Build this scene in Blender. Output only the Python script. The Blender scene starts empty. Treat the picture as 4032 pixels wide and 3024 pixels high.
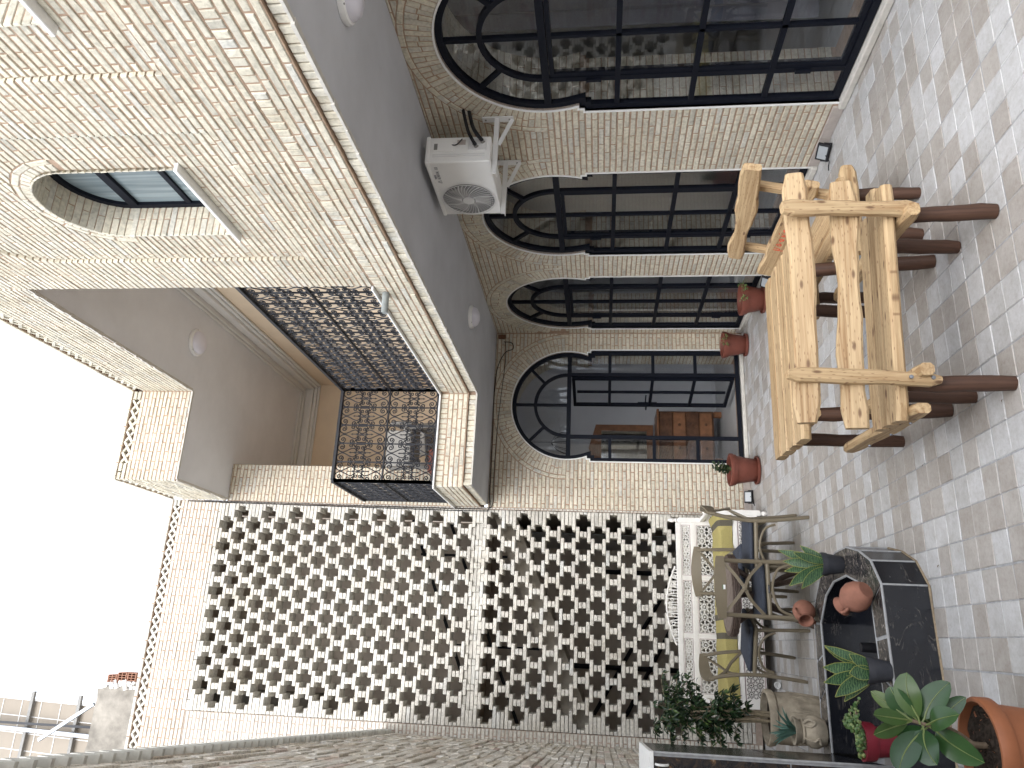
import bpy, bmesh, math, random
import numpy as np
from mathutils import Vector, Matrix
random.seed(7); np.random.seed(7)
SC = bpy.context.scene
COL = SC.collection
rad = math.radians
# ---------------------------------------------------------------- camera
YAW, PITCH, ROLL, FPX = 0.326296, 0.118786, 0.0060205, 2981.05
CZ = 1.65
def cam_axes():
    f = Vector((math.sin(YAW)*math.cos(PITCH), math.cos(YAW)*math.cos(PITCH), math.sin(PITCH)))
    r = Vector((math.cos(YAW), -math.sin(YAW), 0)); u = r.cross(f)
    c, s = math.cos(ROLL), math.sin(ROLL)
    return c*r + s*u, -s*r + c*u, f
CR, CU, CF = cam_axes()
cam_d = bpy.data.cameras.new('camera'); cam = bpy.data.objects.new('camera', cam_d); COL.objects.link(cam)
# the photograph lies on its side: picture right is world down, picture up is world right
m = Matrix((-CU, CR, -CF)).transposed().to_4x4(); m.translation = (0, 0, CZ)
cam.matrix_world = m
cam_d.sensor_fit = 'HORIZONTAL'; cam_d.sensor_width = 36; cam_d.lens = FPX/4032*36
cam_d.clip_start = 0.05; cam_d.clip_end = 500
SC.camera = cam
CAMP = np.array([0, 0, CZ]); MR = np.array([CR[:], CU[:], CF[:]])
def screen(p):
    c = MR @ (np.asarray(p, float) - CAMP)
    if c[2] < .1: return None
    return 2016 - c[1]/c[2]*FPX, 1512 - c[0]/c[2]*FPX, c[2]
# ---------------------------------------------------------------- light: bright overcast
W = bpy.data.worlds.new('World'); SC.world = W; W.use_nodes = True
nt = W.node_tree; nt.nodes.clear()
sky = nt.nodes.new('ShaderNodeTexSky'); sky.sky_type = 'NISHITA'; sky.sun_disc = False
sky.sun_elevation = rad(45); sky.sun_rotation = rad(200); sky.air_density = 1.0; sky.dust_density = 4.0; sky.ozone_density = 1.0
hs = nt.nodes.new('ShaderNodeHueSaturation'); hs.inputs['Saturation'].default_value = 0.22
bg = nt.nodes.new('ShaderNodeBackground'); bg.inputs['Strength'].default_value = 0.15
wo = nt.nodes.new('ShaderNodeOutputWorld')
veil = nt.nodes.new('ShaderNodeMix'); veil.data_type = 'RGBA'; veil.blend_type = 'ADD'; veil.inputs[0].default_value = 1
veil.inputs[7].default_value = (5.4, 5.85, 6.5, 1)      # even cloud cover over the whole sky
nt.links.new(sky.outputs[0], hs.inputs['Color']); nt.links.new(hs.outputs[0], veil.inputs[6]); nt.links.new(veil.outputs[2], bg.inputs['Color']); nt.links.new(bg.outputs[0], wo.inputs[0])
sun_d = bpy.data.lights.new('sun', 'SUN'); sun_d.energy = 0.5; sun_d.angle = rad(45); sun_d.color = (1, .985, .96)
sun = bpy.data.objects.new('sun', sun_d); COL.objects.link(sun); sun.location = (-3, -3, 12)
az = rad(200)   # sky sun_rotation: measured from +Y
sd = Vector((math.sin(az)*math.cos(rad(45)), math.cos(az)*math.cos(rad(45)), math.sin(rad(45))))
sun.rotation_euler = sd.to_track_quat('Z', 'Y').to_euler()
vs = SC.view_settings; vs.view_transform = 'Standard'; vs.look = 'None'; vs.exposure = .92; vs.gamma = 1; vs.use_curve_mapping = False
SC.cycles.max_bounces = 10; SC.cycles.diffuse_bounces = 5; SC.cycles.glossy_bounces = 4; SC.cycles.transparent_max_bounces = 16; SC.cycles.transmission_bounces = 6
SC.cycles.use_denoising = True; SC.cycles.sample_clamp_indirect = 6
# ---------------------------------------------------------------- materials
def col4(c): return (c[0], c[1], c[2], 1)
class N:
    def __init__(s, name):
        s.m = bpy.data.materials.new(name); s.m.use_nodes = True; s.t = s.m.node_tree; s.t.nodes.clear()
        s.out = s.t.nodes.new('ShaderNodeOutputMaterial')
    def n(s, typ, **kw):
        x = s.t.nodes.new('ShaderNode'+typ)
        for k, v in kw.items(): setattr(x, k, v)
        return x
    def l(s, a, b): s.t.links.new(a, b)
    def pos(s): return s.n('NewGeometry').outputs['Position']
    def objco(s): return s.n('TexCoord').outputs['Object']
    def noise(s, vec, scale, detail=4, rough=.55, dist=0):
        x = s.n('TexNoise'); x.inputs['Scale'].default_value = scale; x.inputs['Detail'].default_value = detail
        x.inputs['Roughness'].default_value = rough; x.inputs['Distortion'].default_value = dist
        s.l(vec, x.inputs['Vector']); return x.outputs['Fac']
    def scale(s, vec, sc):
        x = s.n('Mapping'); x.inputs['Scale'].default_value = sc; s.l(vec, x.inputs['Vector']); return x.outputs[0]
    def ramp(s, fac, stops, interp='LINEAR'):
        x = s.n('ValToRGB'); x.color_ramp.interpolation = interp; e = x.color_ramp.elements
        while len(e) > 1: e.remove(e[-1])
        e[0].position, e[0].color = stops[0][0], col4(stops[0][1])
        for p, c in stops[1:]:
            k = e.new(p); k.color = col4(c)
        s.l(fac, x.inputs[0]); return x.outputs[0]
    def mix(s, fac, a, b, mode='MIX'):
        x = s.n('Mix', data_type='RGBA', blend_type=mode)
        for v, i in ((fac, 0), (a, 6), (b, 7)):
            if hasattr(v, 'links'): s.l(v, x.inputs[i])
            else: x.inputs[i].default_value = v if i == 0 else col4(v)
        return x.outputs[2]
    def math(s, op, a, b=0.0):
        x = s.n('Math', operation=op)
        for v, i in ((a, 0), (b, 1)):
            if hasattr(v, 'links'): s.l(v, x.inputs[i])
            else: x.inputs[i].default_value = v
        return x.outputs[0]
    def attr(s, name='rnd'): return s.n('Attribute', attribute_name=name).outputs['Fac']
    def bsdf(s, color, rough=.7, spec=.3, metal=0, bump=None, bstr=.3, bdist=.005, sheen=0, coat=0, sss=0):
        b = s.n('BsdfPrincipled')
        for v, k in ((color, 'Base Color'), (rough, 'Roughness')):
            if hasattr(v, 'links'): s.l(v, b.inputs[k])
            else: b.inputs[k].default_value = col4(v) if k == 'Base Color' else v
        b.inputs['Specular IOR Level'].default_value = spec; b.inputs['Metallic'].default_value = metal
        b.inputs['Coat Weight'].default_value = coat
        if bump is not None:
            bp = s.n('Bump'); bp.inputs['Strength'].default_value = bstr; bp.inputs['Distance'].default_value = bdist
            s.l(bump, bp.inputs['Height']); s.l(bp.outputs[0], b.inputs['Normal'])
        s.l(b.outputs[0], s.out.inputs[0]); return s.m
MT = {}
def m_brick(name, stops, rough=.85, nz=40, amt=.18, bstr=.35):
    k = N(name); p = k.pos()
    c = k.ramp(k.attr(), stops)
    n1 = k.noise(p, nz, 5, .6); n2 = k.noise(p, 7, 3)
    v = k.ramp(n1, [(.3, (1-amt*1.6,)*3), (.55, (1, 1, 1)), (.8, (1+amt*.4,)*3)])
    c = k.mix(1, c, v, 'MULTIPLY')
    v2 = k.ramp(n2, [(.3, (.9, .89, .87)), (.6, (1.03, 1.02, 1.0))])
    c = k.mix(1, c, v2, 'MULTIPLY')
    v3 = k.ramp(k.noise(k.scale(p, (2.2, 2.2, .7)), 1.3, 6, .65), [(.3, (.87, .85, .82)), (.5, (1, 1, 1)), (.72, (1.04, 1.05, 1.06))])
    c = k.mix(1, c, v3, 'MULTIPLY')
    pit = k.noise(p, 150, 4, .6)
    MT[name] = k.bsdf(c, rough, .25, bump=pit, bstr=bstr, bdist=.006)
CREAM = [(0, (.49, .47, .41)), (.08, (.555, .53, .46)), (.3, (.59, .555, .465)), (.6, (.615, .575, .475)), (.88, (.64, .605, .515)), (1, (.565, .555, .51))]
PALE = [(0, (.50, .485, .45)), (.12, (.57, .55, .51)), (.5, (.61, .588, .54)), (.85, (.635, .612, .565)), (1, (.56, .56, .54))]
STONE = [(0, (.55, .43, .40)), (.05, (.63, .56, .49)), (.2, (.69, .65, .59)), (.5, (.73, .705, .66)), (.8, (.77, .755, .72)), (.96, (.69, .645, .56)), (1, (.61, .50, .48))]
m_brick('cream_brick', CREAM); m_brick('pale_brick', PALE); m_brick('split_stone', STONE, nz=60, amt=.3, bstr=.6)
def m_plain(name, c, rough=.7, spec=.3, nz=12, amt=.08, metal=0, bstr=.15, bs=90, coat=0):
    k = N(name); p = k.pos(); n1 = k.noise(p, nz, 5, .6)
    lo = tuple(x*(1-amt) for x in c); hi = tuple(min(1, x*(1+amt)) for x in c)
    cc = k.ramp(n1, [(.3, lo), (.7, hi)])
    MT[name] = k.bsdf(cc, rough, spec, metal, bump=k.noise(p, bs, 4) if bstr else None, bstr=bstr, bdist=.004, coat=coat)
m_plain('mortar', (.37, .265, .195), .95, .1, 25, .2, bstr=.5, bs=200)
m_plain('pale_mortar', (.38, .31, .262), .95, .1, 25, .15, bstr=.5, bs=200)
m_plain('stone_mortar', (.46, .41, .37), .95, .1, 25, .2)
m_plain('white_plaster', (.74, .74, .73), .8, .2, 30, .06)
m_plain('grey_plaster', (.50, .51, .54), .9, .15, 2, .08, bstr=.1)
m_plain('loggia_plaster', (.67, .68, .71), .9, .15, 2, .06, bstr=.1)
m_plain('cream_paint', (.68, .56, .42), .85, .2, 4, .04, bstr=.1)
m_plain('moulding_paint', (.66, .65, .63), .7, .25, 4, .03, bstr=0)
m_plain('room_wall', (.50, .51, .53), .9, .1, 3, .04, bstr=0)
m_plain('room_floor', (.36, .36, .36), .35, .4, 6, .08, bstr=0)
m_plain('stair_wall', (.58, .505, .43), .9, .1, 3, .06, bstr=0)
m_plain('stair_slab', (.62, .56, .48), .9, .1, 14, .14, bstr=.3)
m_plain('black_steel', (.005, .0065, .012), .55, .15, 40, .2, metal=0, bstr=.05)
m_plain('black_iron', (.014, .015, .02), .5, .4, 40, .2, bstr=.2)
m_plain('white_enamel', (.78, .78, .77), .35, .5, 8, .02, bstr=0)
m_plain('white_metal', (.66, .66, .66), .4, .5, 8, .03, bstr=0)
m_plain('lamp_glass', (.66, .65, .72), .3, .5, 8, .02, bstr=0)
m_plain('grille_dark', (.03, .03, .033), .7, .2, 8, .1, bstr=0)
m_plain('terracotta_plastic', (.165, .052, .036), .5, .35, 20, .1, bstr=.05)
m_plain('terracotta_orange', (.25, .09, .04), .55, .3, 10, .1, bstr=.1)
m_plain('clay', (.255, .118, .084), .8, .2, 18, .15, bstr=.3)
m_plain('stone_clay', (.33, .285, .22), .85, .2, 14, .3, bstr=.5)
m_plain('red_paint', (.15, .009, .02), .45, .4, 15, .15, bstr=.1)
m_plain('charcoal_plastic', (.035, .037, .045), .55, .3, 15, .2, bstr=.1)
m_plain('soil', (.035, .027, .022), .95, .1, 60, .6, bstr=1, bs=70)
m_plain('taupe_plastic', (.185, .155, .108), .45, .4, 15, .05, bstr=0)
m_plain('cushion_grey', (.045, .052, .07), .8, .2, 40, .15, bstr=.2, bs=400)
m_plain('rattan_brown', (.075, .052, .042), .6, .35, 60, .3, bstr=.3)
m_plain('table_slat', (.17, .135, .115), .6, .3, 25, .2, bstr=.1)
m_plain('white_wood', (.76, .745, .72), .55, .35, 20, .04, bstr=.1)
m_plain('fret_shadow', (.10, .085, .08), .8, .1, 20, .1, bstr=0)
m_plain('plum_line', (.22, .10, .13), .7, .2, 20, .1, bstr=0)
m_plain('mustard_cloth', (.34, .295, .12), .9, .1, 120, .12, bstr=.5, bs=300)
m_plain('stripe_cloth', (.10, .09, .07), .9, .1, 120, .12, bstr=.3, bs=300)
m_plain('pale_grout', (.30, .305, .315), .7, .3, 30, .2, bstr=.2)
m_plain('water_stain', (.27, .215, .15), .9, .1, 30, .3, bstr=.4)
m_plain('bark', (.16, .12, .085), .9, .1, 40, .3, bstr=.6)
m_plain('thin_stem', (.23, .19, .13), .85, .2, 40, .2, bstr=.3)
m_plain('green_stem', (.10, .12, .045), .6, .3, 30, .2, bstr=0)
m_plain('curtain_cloth', (.13, .135, .165), .85, .1, 6, .15, bstr=.1)
m_plain('dark_wood', (.10, .045, .022), .5, .35, 9, .5, bstr=.2)
m_plain('mid_wood', (.21, .095, .045), .45, .35, 9, .35, bstr=.2)
m_plain('mirror_back', (.55, .55, .53), .06, .5, 5, .02, metal=1, bstr=0)
m_plain('galvanised', (.20, .215, .24), .4, .5, 20, .15, metal=.7, bstr=.1)
m_plain('grey_steel', (.22, .215, .205), .6, .4, 20, .15, bstr=.1)
m_plain('old_concrete', (.27, .25, .22), .95, .1, 5, .35, bstr=.6, bs=30)
m_plain('hollow_brick', (.28, .15, .105), .9, .1, 20, .2, bstr=.3)
m_plain('pipe_grey', (.25, .27, .27), .5, .3, 20, .2, bstr=.1)
m_plain('cable_black', (.012, .012, .015), .6, .3, 20, .2, bstr=0)
m_plain('chair_white', (.19, .18, .165), .5, .3, 20, .08, bstr=0)
m_plain('red_ink', (.55, .07, .04), .7, .2, 20, .1, bstr=0)
m_plain('grey_ink', (.20, .20, .22), .6, .2, 20, .1, bstr=0)
m_plain('green_ink', (.05, .22, .12), .6, .2, 20, .1, bstr=0)
m_plain('light_lens', (.30, .32, .34), .2, .5, 20, .05, bstr=0)
m_plain('skirting_tile', (.42, .375, .345), .55, .35, 12, .14, bstr=.1)
m_plain('sill_stone', (.52, .50, .46), .6, .3, 14, .14, bstr=.2)
m_plain('panel_cream', (.24, .205, .165), .6, .3, 5, .05, bstr=0)
m_plain('shaded_mortar', (.20, .15, .12), .95, .1, 25, .2)  # mortar darkened so the shade of the recesses sits in its colour
m_plain('coping_stone', (.52, .515, .48), .9, .2, 12, .2, bstr=.4)
m_plain('ground_dirt', (.28, .25, .21), .95, .1, 2, .2, bstr=.3)
# floor tile: light and tan pieces with worn mottling
k = N('floor_tile'); p = k.pos()
c = k.ramp(k.attr(), [(0, (.32, .296, .276)), (.22, (.345, .322, .302)), (.5, (.37, .349, .33)), (.52, (.412, .41, .412)), (.8, (.44, .439, .443)), (1, (.465, .464, .47))])
n1 = k.noise(p, 14, 8, .68, .4); n2 = k.noise(p, 55, 6, .7, .3)
c = k.mix(1, c, k.ramp(n1, [(.3, (.84, .82, .80)), (.52, (1, 1, 1)), (.72, (1.12, 1.12, 1.13))]), 'MULTIPLY')
c = k.mix(1, c, k.ramp(n2, [(.32, (.86, .84, .82)), (.5, (1, 1, 1)), (.72, (1.08, 1.08, 1.08))]), 'MULTIPLY')
n3 = k.noise(p, 1.7, 7, .7, .6)
c = k.mix(1, c, k.ramp(n3, [(.32, (.86, .845, .82)), (.5, (1, 1, 1)), (.68, (1.04, 1.04, 1.05))]), 'MULTIPLY')
MT['floor_tile'] = k.bsdf(c, k.math('MULTIPLY_ADD', n2, .25) if False else .42, .4, bump=n2, bstr=.18, bdist=.004)
# pine with long grain and knots (local X runs along the plank)
def m_pine(name, base, dark, sat=1.0, knots=True):
    k = N(name); o = k.objco(); oi = k.n('ObjectInfo').outputs['Random']
    off = k.n('VectorMath', operation='ADD'); k.l(o, off.inputs[0])
    cmb = k.n('CombineXYZ')
    for i, sc in enumerate((7.1, 3.3, 5.7)): k.l(k.math('MULTIPLY', oi, sc), cmb.inputs[i])
    k.l(cmb.outputs[0], off.inputs[1]); v = off.outputs[0]
    g1 = k.noise(k.scale(v, (.9, 22, 22)), 1.9, 6, .62, 1.1)
    g2 = k.noise(k.scale(v, (3, 120, 120)), 1.0, 3, .5)
    c = k.ramp(g1, [(.30, dark), (.43, tuple((a+b)/2 for a, b in zip(base, dark))), (.56, base), (.8, tuple(min(1, a*1.12) for a in base))])
    c = k.mix(1, c, k.ramp(g2, [(.3, (.86, .84, .80)), (.6, (1.03, 1.02, 1.01))]), 'MULTIPLY')
    c = k.mix(1, c, k.ramp(oi, [(0, (.92, .88, .82)), (.35, (1.02, 1, .97)), (.7, (.98, .93, .86)), (1, (1.04, 1.03, 1.02))]), 'MULTIPLY')
    if knots:
        vo = k.n('TexVoronoi', voronoi_dimensions='2D'); k.l(k.scale(v, (3.4, 10, 10)), vo.inputs['Vector']); vo.inputs['Scale'].default_value = 1.7
        kn = k.ramp(vo.outputs['Distance'], [(0, (1, 1, 1)), (.07, (.9, .9, .9)), (.15, (0, 0, 0))])
        c = k.mix(k.math('MULTIPLY', k.math('MULTIPLY', kn, k.math('GREATER_THAN', k.n('SeparateColor').outputs[0] if False else k.math('ADD', vo.outputs['Color'], 0.0), .5)), .85), c, (.10, .048, .026))
        vo2 = k.n('TexVoronoi', voronoi_dimensions='2D'); k.l(k.scale(v, (9, 42, 42)), vo2.inputs['Vector']); vo2.inputs['Scale'].default_value = 2.0
        kn2 = k.ramp(vo2.outputs['Distance'], [(0, (1, 1, 1)), (.09, (.8, .8, .8)), (.17, (0, 0, 0))])
        c = k.mix(k.math('MULTIPLY', k.math('MULTIPLY', kn2, k.math('GREATER_THAN', k.math('ADD', vo2.outputs['Color'], 0.0), .42)), .75), c, (.15, .075, .038))
    MT[name] = k.bsdf(c, .55, .3, bump=g1, bstr=.12, bdist=.004)
m_pine('pine', (.455, .345, .215), (.26, .16, .08))
m_pine('pine_leg', (.075, .04, .028), (.038, .02, .015), knots=False)
# black marble with pale flecks and veins
k = N('black_marble'); p = k.pos()
n1 = k.noise(p, 5, 6, .6, 1.2); n2 = k.noise(p, 26, 6, .7, 1.5); n3 = k.noise(k.scale(p, (1, 1, 3)), 2.2, 5, .6, 2)
c = k.ramp(n2, [(.60, (.009, .010, .014)), (.665, (.012, .013, .018)), (.70, (.16, .15, .14)), (.75, (.42, .41, .40))])
vein = k.ramp(n3, [(.485, (0, 0, 0)), (.5, (1, 1, 1)), (.515, (0, 0, 0))])
c = k.mix(k.math('MULTIPLY', vein, k.math('MULTIPLY', k.ramp(n1, [(.5, (0, 0, 0)), (.62, (1, 1, 1))]), .3)), c, (.30, .27, .23))
MT['black_marble'] = k.bsdf(c, .2, .5)
k = N('rim_marble'); p = k.pos()
n2 = k.noise(k.scale(p, (1, 2.4, 1)), 17, 6, .7, 2.2)
c = k.ramp(n2, [(.42, (.014, .015, .02)), (.52, (.05, .047, .045)), (.58, (.16, .13, .11)), (.66, (.34, .32, .30)), (.75, (.5, .49, .48))])
MT['rim_marble'] = k.bsdf(c, .16, .5)
k = N('brown_marble'); p = k.pos()
n2 = k.noise(p, 9, 6, .7, 2.4)
c = k.ramp(n2, [(.45, (.012, .012, .015)), (.58, (.035, .025, .02)), (.66, (.14, .075, .035)), (.75, (.36, .31, .26))])
MT['brown_marble'] = k.bsdf(c, .18, .5)
# glass panes: clear with a fresnel reflection
k = N('pane_glass'); ge = k.n('NewGeometry'); dt = k.n('VectorMath', operation='DOT_PRODUCT'); k.l(ge.outputs['Incoming'], dt.inputs[0]); k.l(ge.outputs['Normal'], dt.inputs[1])
g1 = k.math('POWER', k.math('SUBTRACT', 1.0, k.math('ABSOLUTE', dt.outputs['Value'])), 5.0)
fr = k.math('ADD', k.math('MULTIPLY', g1, .93), .06)
tr = k.n('BsdfTransparent'); tr.inputs['Color'].default_value = (.92, .93, .94, 1)
gl = k.n('BsdfGlossy'); gl.inputs['Roughness'].default_value = .003; gl.inputs['Color'].default_value = (.95, .97, 1, 1)
mx = k.n('MixShader'); k.l(fr, mx.inputs[0]); k.l(tr.outputs[0], mx.inputs[1]); k.l(gl.outputs[0], mx.inputs[2]); k.l(mx.outputs[0], k.out.inputs[0])
MT['pane_glass'] = k.m
k = N('frosted_pane'); MT['frosted_pane'] = k.bsdf(k.ramp(k.noise(k.scale(k.pos(), (1, 30, 1)), 1, 3), [(.3, (.13, .165, .18)), (.7, (.25, .30, .315))]), .12, .5)
def m_leaf(name, stops, rough=.4, under=None, nz=20, coat=.0):
    k = N(name); p = k.pos()
    c = k.ramp(k.attr(), stops)
    c = k.mix(1, c, k.ramp(k.noise(p, nz, 3), [(.3, (.8, .82, .78)), (.7, (1.12, 1.1, 1.1))]), 'MULTIPLY')
    b = k.n('BsdfPrincipled'); k.l(c, b.inputs['Base Color']); b.inputs['Roughness'].default_value = rough; b.inputs['Specular IOR Level'].default_value = .4
    t = k.n('BsdfTranslucent'); k.l(c, t.inputs['Color'])
    x = k.n('MixShader'); x.inputs[0].default_value = .2; k.l(b.outputs[0], x.inputs[1]); k.l(t.outputs[0], x.inputs[2]); k.l(x.outputs[0], k.out.inputs[0])
    MT[name] = k.m
m_leaf('ficus_leaf', [(0, (.012, .030, .015)), (.5, (.025, .055, .022)), (.85, (.045, .085, .026)), (1, (.10, .16, .045))], .35)
m_leaf('rubber_leaf', [(0, (.018, .055, .02)), (.6, (.034, .085, .026)), (1, (.085, .13, .03))], .25)
m_leaf('rubber_vein', [(0, (.16, .21, .07)), (1, (.2, .25, .09))], .4)
m_leaf('aloe_leaf', [(0, (.05, .11, .09)), (1, (.09, .17, .14))], .5)
m_leaf('succulent_leaf', [(0, (.06, .13, .04)), (.6, (.12, .20, .07)), (1, (.24, .29, .10))], .4)
m_leaf('snake_edge', [(0, (.30, .32, .09)), (1, (.42, .42, .13))], .4)
k = N('snake_leaf'); o = k.objco(); p = k.pos()
wv = k.n('TexWave'); wv.bands_direction = 'Z'; wv.inputs['Scale'].default_value = 26; wv.inputs['Distortion'].default_value = 6; wv.inputs['Detail'].default_value = 2; wv.inputs['Detail Scale'].default_value = 2.5
k.l(p, wv.inputs['Vector'])
c = k.ramp(wv.outputs['Fac'], [(.2, (.022, .06, .032)), (.6, (.05, .11, .05)), (.9, (.10, .17, .075))])
MT['snake_leaf'] = k.bsdf(c, .35, .4)
# ---------------------------------------------------------------- building helpers
ORG = {}
def org(o): return ORG.get(o.name, Vector((0, 0, 0))) if o is not None else Vector((0, 0, 0))
def tag(o, label=None, cat=None, group=None, kind=None):
    if label: o['label'] = label
    if cat: o['category'] = cat
    if group: o['group'] = group
    if kind: o['kind'] = kind
    return o
def thing(name, label, cat, loc=(0, 0, 0), rz=0, group=None):
    o = bpy.data.objects.new(name, None); COL.objects.link(o); o.location = loc; o.rotation_euler = (0, 0, rz); o.empty_display_size = .1
    ORG[o.name] = Vector(loc) if rz == 0 else Vector((0, 0, 0))
    return tag(o, label, cat, group)
class MB:
    """collects faces; build() links them as one mesh object"""
    def __init__(s): s.v = []; s.f = []; s.r = []; s.cur = .5
    def add(s, vs, fs, r=None):
        b = len(s.v); s.v.extend([tuple(x) for x in vs]); s.f.extend([tuple(b+i for i in f) for f in fs])
        s.r.extend([s.cur if r is None else r]*len(fs)); return s
    def box(s, x0, y0, z0, x1, y1, z1, r=None):
        x0, x1 = sorted((x0, x1)); y0, y1 = sorted((y0, y1)); z0, z1 = sorted((z0, z1))
        v = [(x0, y0, z0), (x1, y0, z0), (x1, y1, z0), (x0, y1, z0), (x0, y0, z1), (x1, y0, z1), (x1, y1, z1), (x0, y1, z1)]
        return s.add(v, [(3, 2, 1, 0), (4, 5, 6, 7), (0, 1, 5, 4), (1, 2, 6, 5), (2, 3, 7, 6), (3, 0, 4, 7)], r)
    def cbox(s, c, sz, rot=None, r=None):
        h = Vector(sz)/2; v = []
        for z in (-1, 1):
            for x, y in ((-1, -1), (1, -1), (1, 1), (-1, 1)):
                q = Vector((x*h.x, y*h.y, z*h.z))
                if rot is not None: q = rot @ q
                v.append(Vector(c)+q)
        return s.add(v, [(3, 2, 1, 0), (4, 5, 6, 7), (0, 1, 5, 4), (1, 2, 6, 5), (2, 3, 7, 6), (3, 0, 4, 7)], r)
    def bar(s, p, q, w, t, up=(0, 0, 1), r=None):
        p, q = Vector(p), Vector(q); d = (q-p).normalized(); u = Vector(up); sdir = d.cross(u)
        if sdir.length < 1e-4: sdir = d.cross(Vector((1, 0, 0)))
        sdir.normalize(); u = sdir.cross(d)
        a, b = sdir*w/2, u*t/2
        v = [p-a-b, p+a-b, p+a+b, p-a+b, q-a-b, q+a-b, q+a+b, q-a+b]
        return s.add(v, [(0, 1, 2, 3), (7, 6, 5, 4), (0, 4, 5, 1), (1, 5, 6, 2), (2, 6, 7, 3), (3, 7, 4, 0)], r)
    def tube(s, pts, rr, n=6, cap=True, closed=False, r=None):
        pts = [Vector(p) for p in pts]; m_ = len(pts)
        rs = rr if isinstance(rr, (list, tuple)) else [rr]*m_
        vs = []; prev = None
        for i, p in enumerate(pts):
            a = pts[i-1] if (i > 0 or closed) else pts[i]; b = pts[(i+1) % m_] if (i < m_-1 or closed) else pts[i]
            d = (b-a)
            d = d.normalized() if d.length > 1e-9 else Vector((0, 0, 1))
            if prev is None:
                ref = Vector((0, 0, 1)) if abs(d.z) < .9 else Vector((1, 0, 0)); x = d.cross(ref).normalized()
            else:
                x = prev - d*prev.dot(d)
                x = x.normalized() if x.length > 1e-6 else d.orthogonal().normalized()
            prev = x; y = d.cross(x)
            for k in range(n):
                t = 2*math.pi*k/n; vs.append(p + (x*math.cos(t) + y*math.sin(t))*rs[i])
        fs = []
        for i in range(m_ if closed else m_-1):
            j = (i+1) % m_
            for k in range(n):
                fs.append((i*n+k, i*n+(k+1) % n, j*n+(k+1) % n, j*n+k))
        if cap and not closed: fs += [tuple(range(n))[::-1], tuple((m_-1)*n+k for k in range(n))]
        return s.add(vs, fs, r)
    def lathe(s, prof, c=(0, 0, 0), n=28, rot=None, r=None, closed=False):
        c = Vector(c); vs = []; fs = []; m_ = len(prof)
        for (rr, z) in prof:
            for k in range(n):
                t = 2*math.pi*k/n; q = Vector((rr*math.cos(t), rr*math.sin(t), z))
                if rot is not None: q = rot @ q
                vs.append(c+q)
        for i in range(m_-1):
            for k in range(n): fs.append((i*n+k, i*n+(k+1) % n, (i+1)*n+(k+1) % n, (i+1)*n+k))
        if prof[0][0] > 1e-4 and not closed: fs.append(tuple(range(n))[::-1])
        if prof[-1][0] > 1e-4 and not closed: fs.append(tuple((m_-1)*n+k for k in range(n)))
        return s.add(vs, fs, r)
    def prism(s, poly, fn, a, b, r=None, caps=True):
        """poly of 2-D points, fn(u,v,w)->xyz, between depths a and b"""
        n = len(poly)
        vs = [fn(u, v, a) for u, v in poly] + [fn(u, v, b) for u, v in poly]
        fs = [(i, (i+1) % n, n+(i+1) % n, n+i) for i in range(n)]
        if caps: fs += [tuple(range(n))[::-1], tuple(range(n, 2*n))]
        return s.add(vs, fs, r)
    def build(s, name, mat, parent=None, smooth=False, fix=False, kind=None, local=False, bevel=0, seg=1):
        me = bpy.data.meshes.new(name); o_ = Vector((0, 0, 0)) if local else org(parent)
        if o_.length > 0: vs = [(v[0]-o_.x, v[1]-o_.y, v[2]-o_.z) for v in s.v]
        else: vs = s.v
        me.from_pydata(vs, [], s.f)
        a = me.attributes.new('rnd', 'FLOAT', 'FACE'); a.data.foreach_set('value', s.r)
        if fix or bevel:
            bm = bmesh.new(); bm.from_mesh(me)
            if bevel:
                bmesh.ops.remove_doubles(bm, verts=bm.verts, dist=1e-5)
                bmesh.ops.recalc_face_normals(bm, faces=bm.faces)
                ed = [e for e in bm.edges if len(e.link_faces) == 2 and e.calc_face_angle(0) > .5]
                bmesh.ops.bevel(bm, geom=ed, offset=bevel, segments=seg, affect='EDGES', profile=.5, clamp_overlap=True)
            else: bmesh.ops.recalc_face_normals(bm, faces=bm.faces)
            bm.to_mesh(me); bm.free()
        if smooth:
            me.polygons.foreach_set('use_smooth', [True]*len(me.polygons))
            if hasattr(me, 'set_sharp_from_angle'): me.set_sharp_from_angle(angle=rad(40))
        me.materials.append(MT[mat] if isinstance(mat, str) else mat)
        ob = bpy.data.objects.new(name, me); COL.objects.link(ob)
        if parent is not None: ob.parent = parent
        ORG[ob.name] = o_.copy()
        if kind: ob['kind'] = kind
        return ob
def copy_tree(o, parent=None):
    c = o.copy(); COL.objects.link(c)
    if parent is not None: c.parent = parent
    for ch in list(o.children):
        copy_tree(ch, c)
    return c
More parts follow.
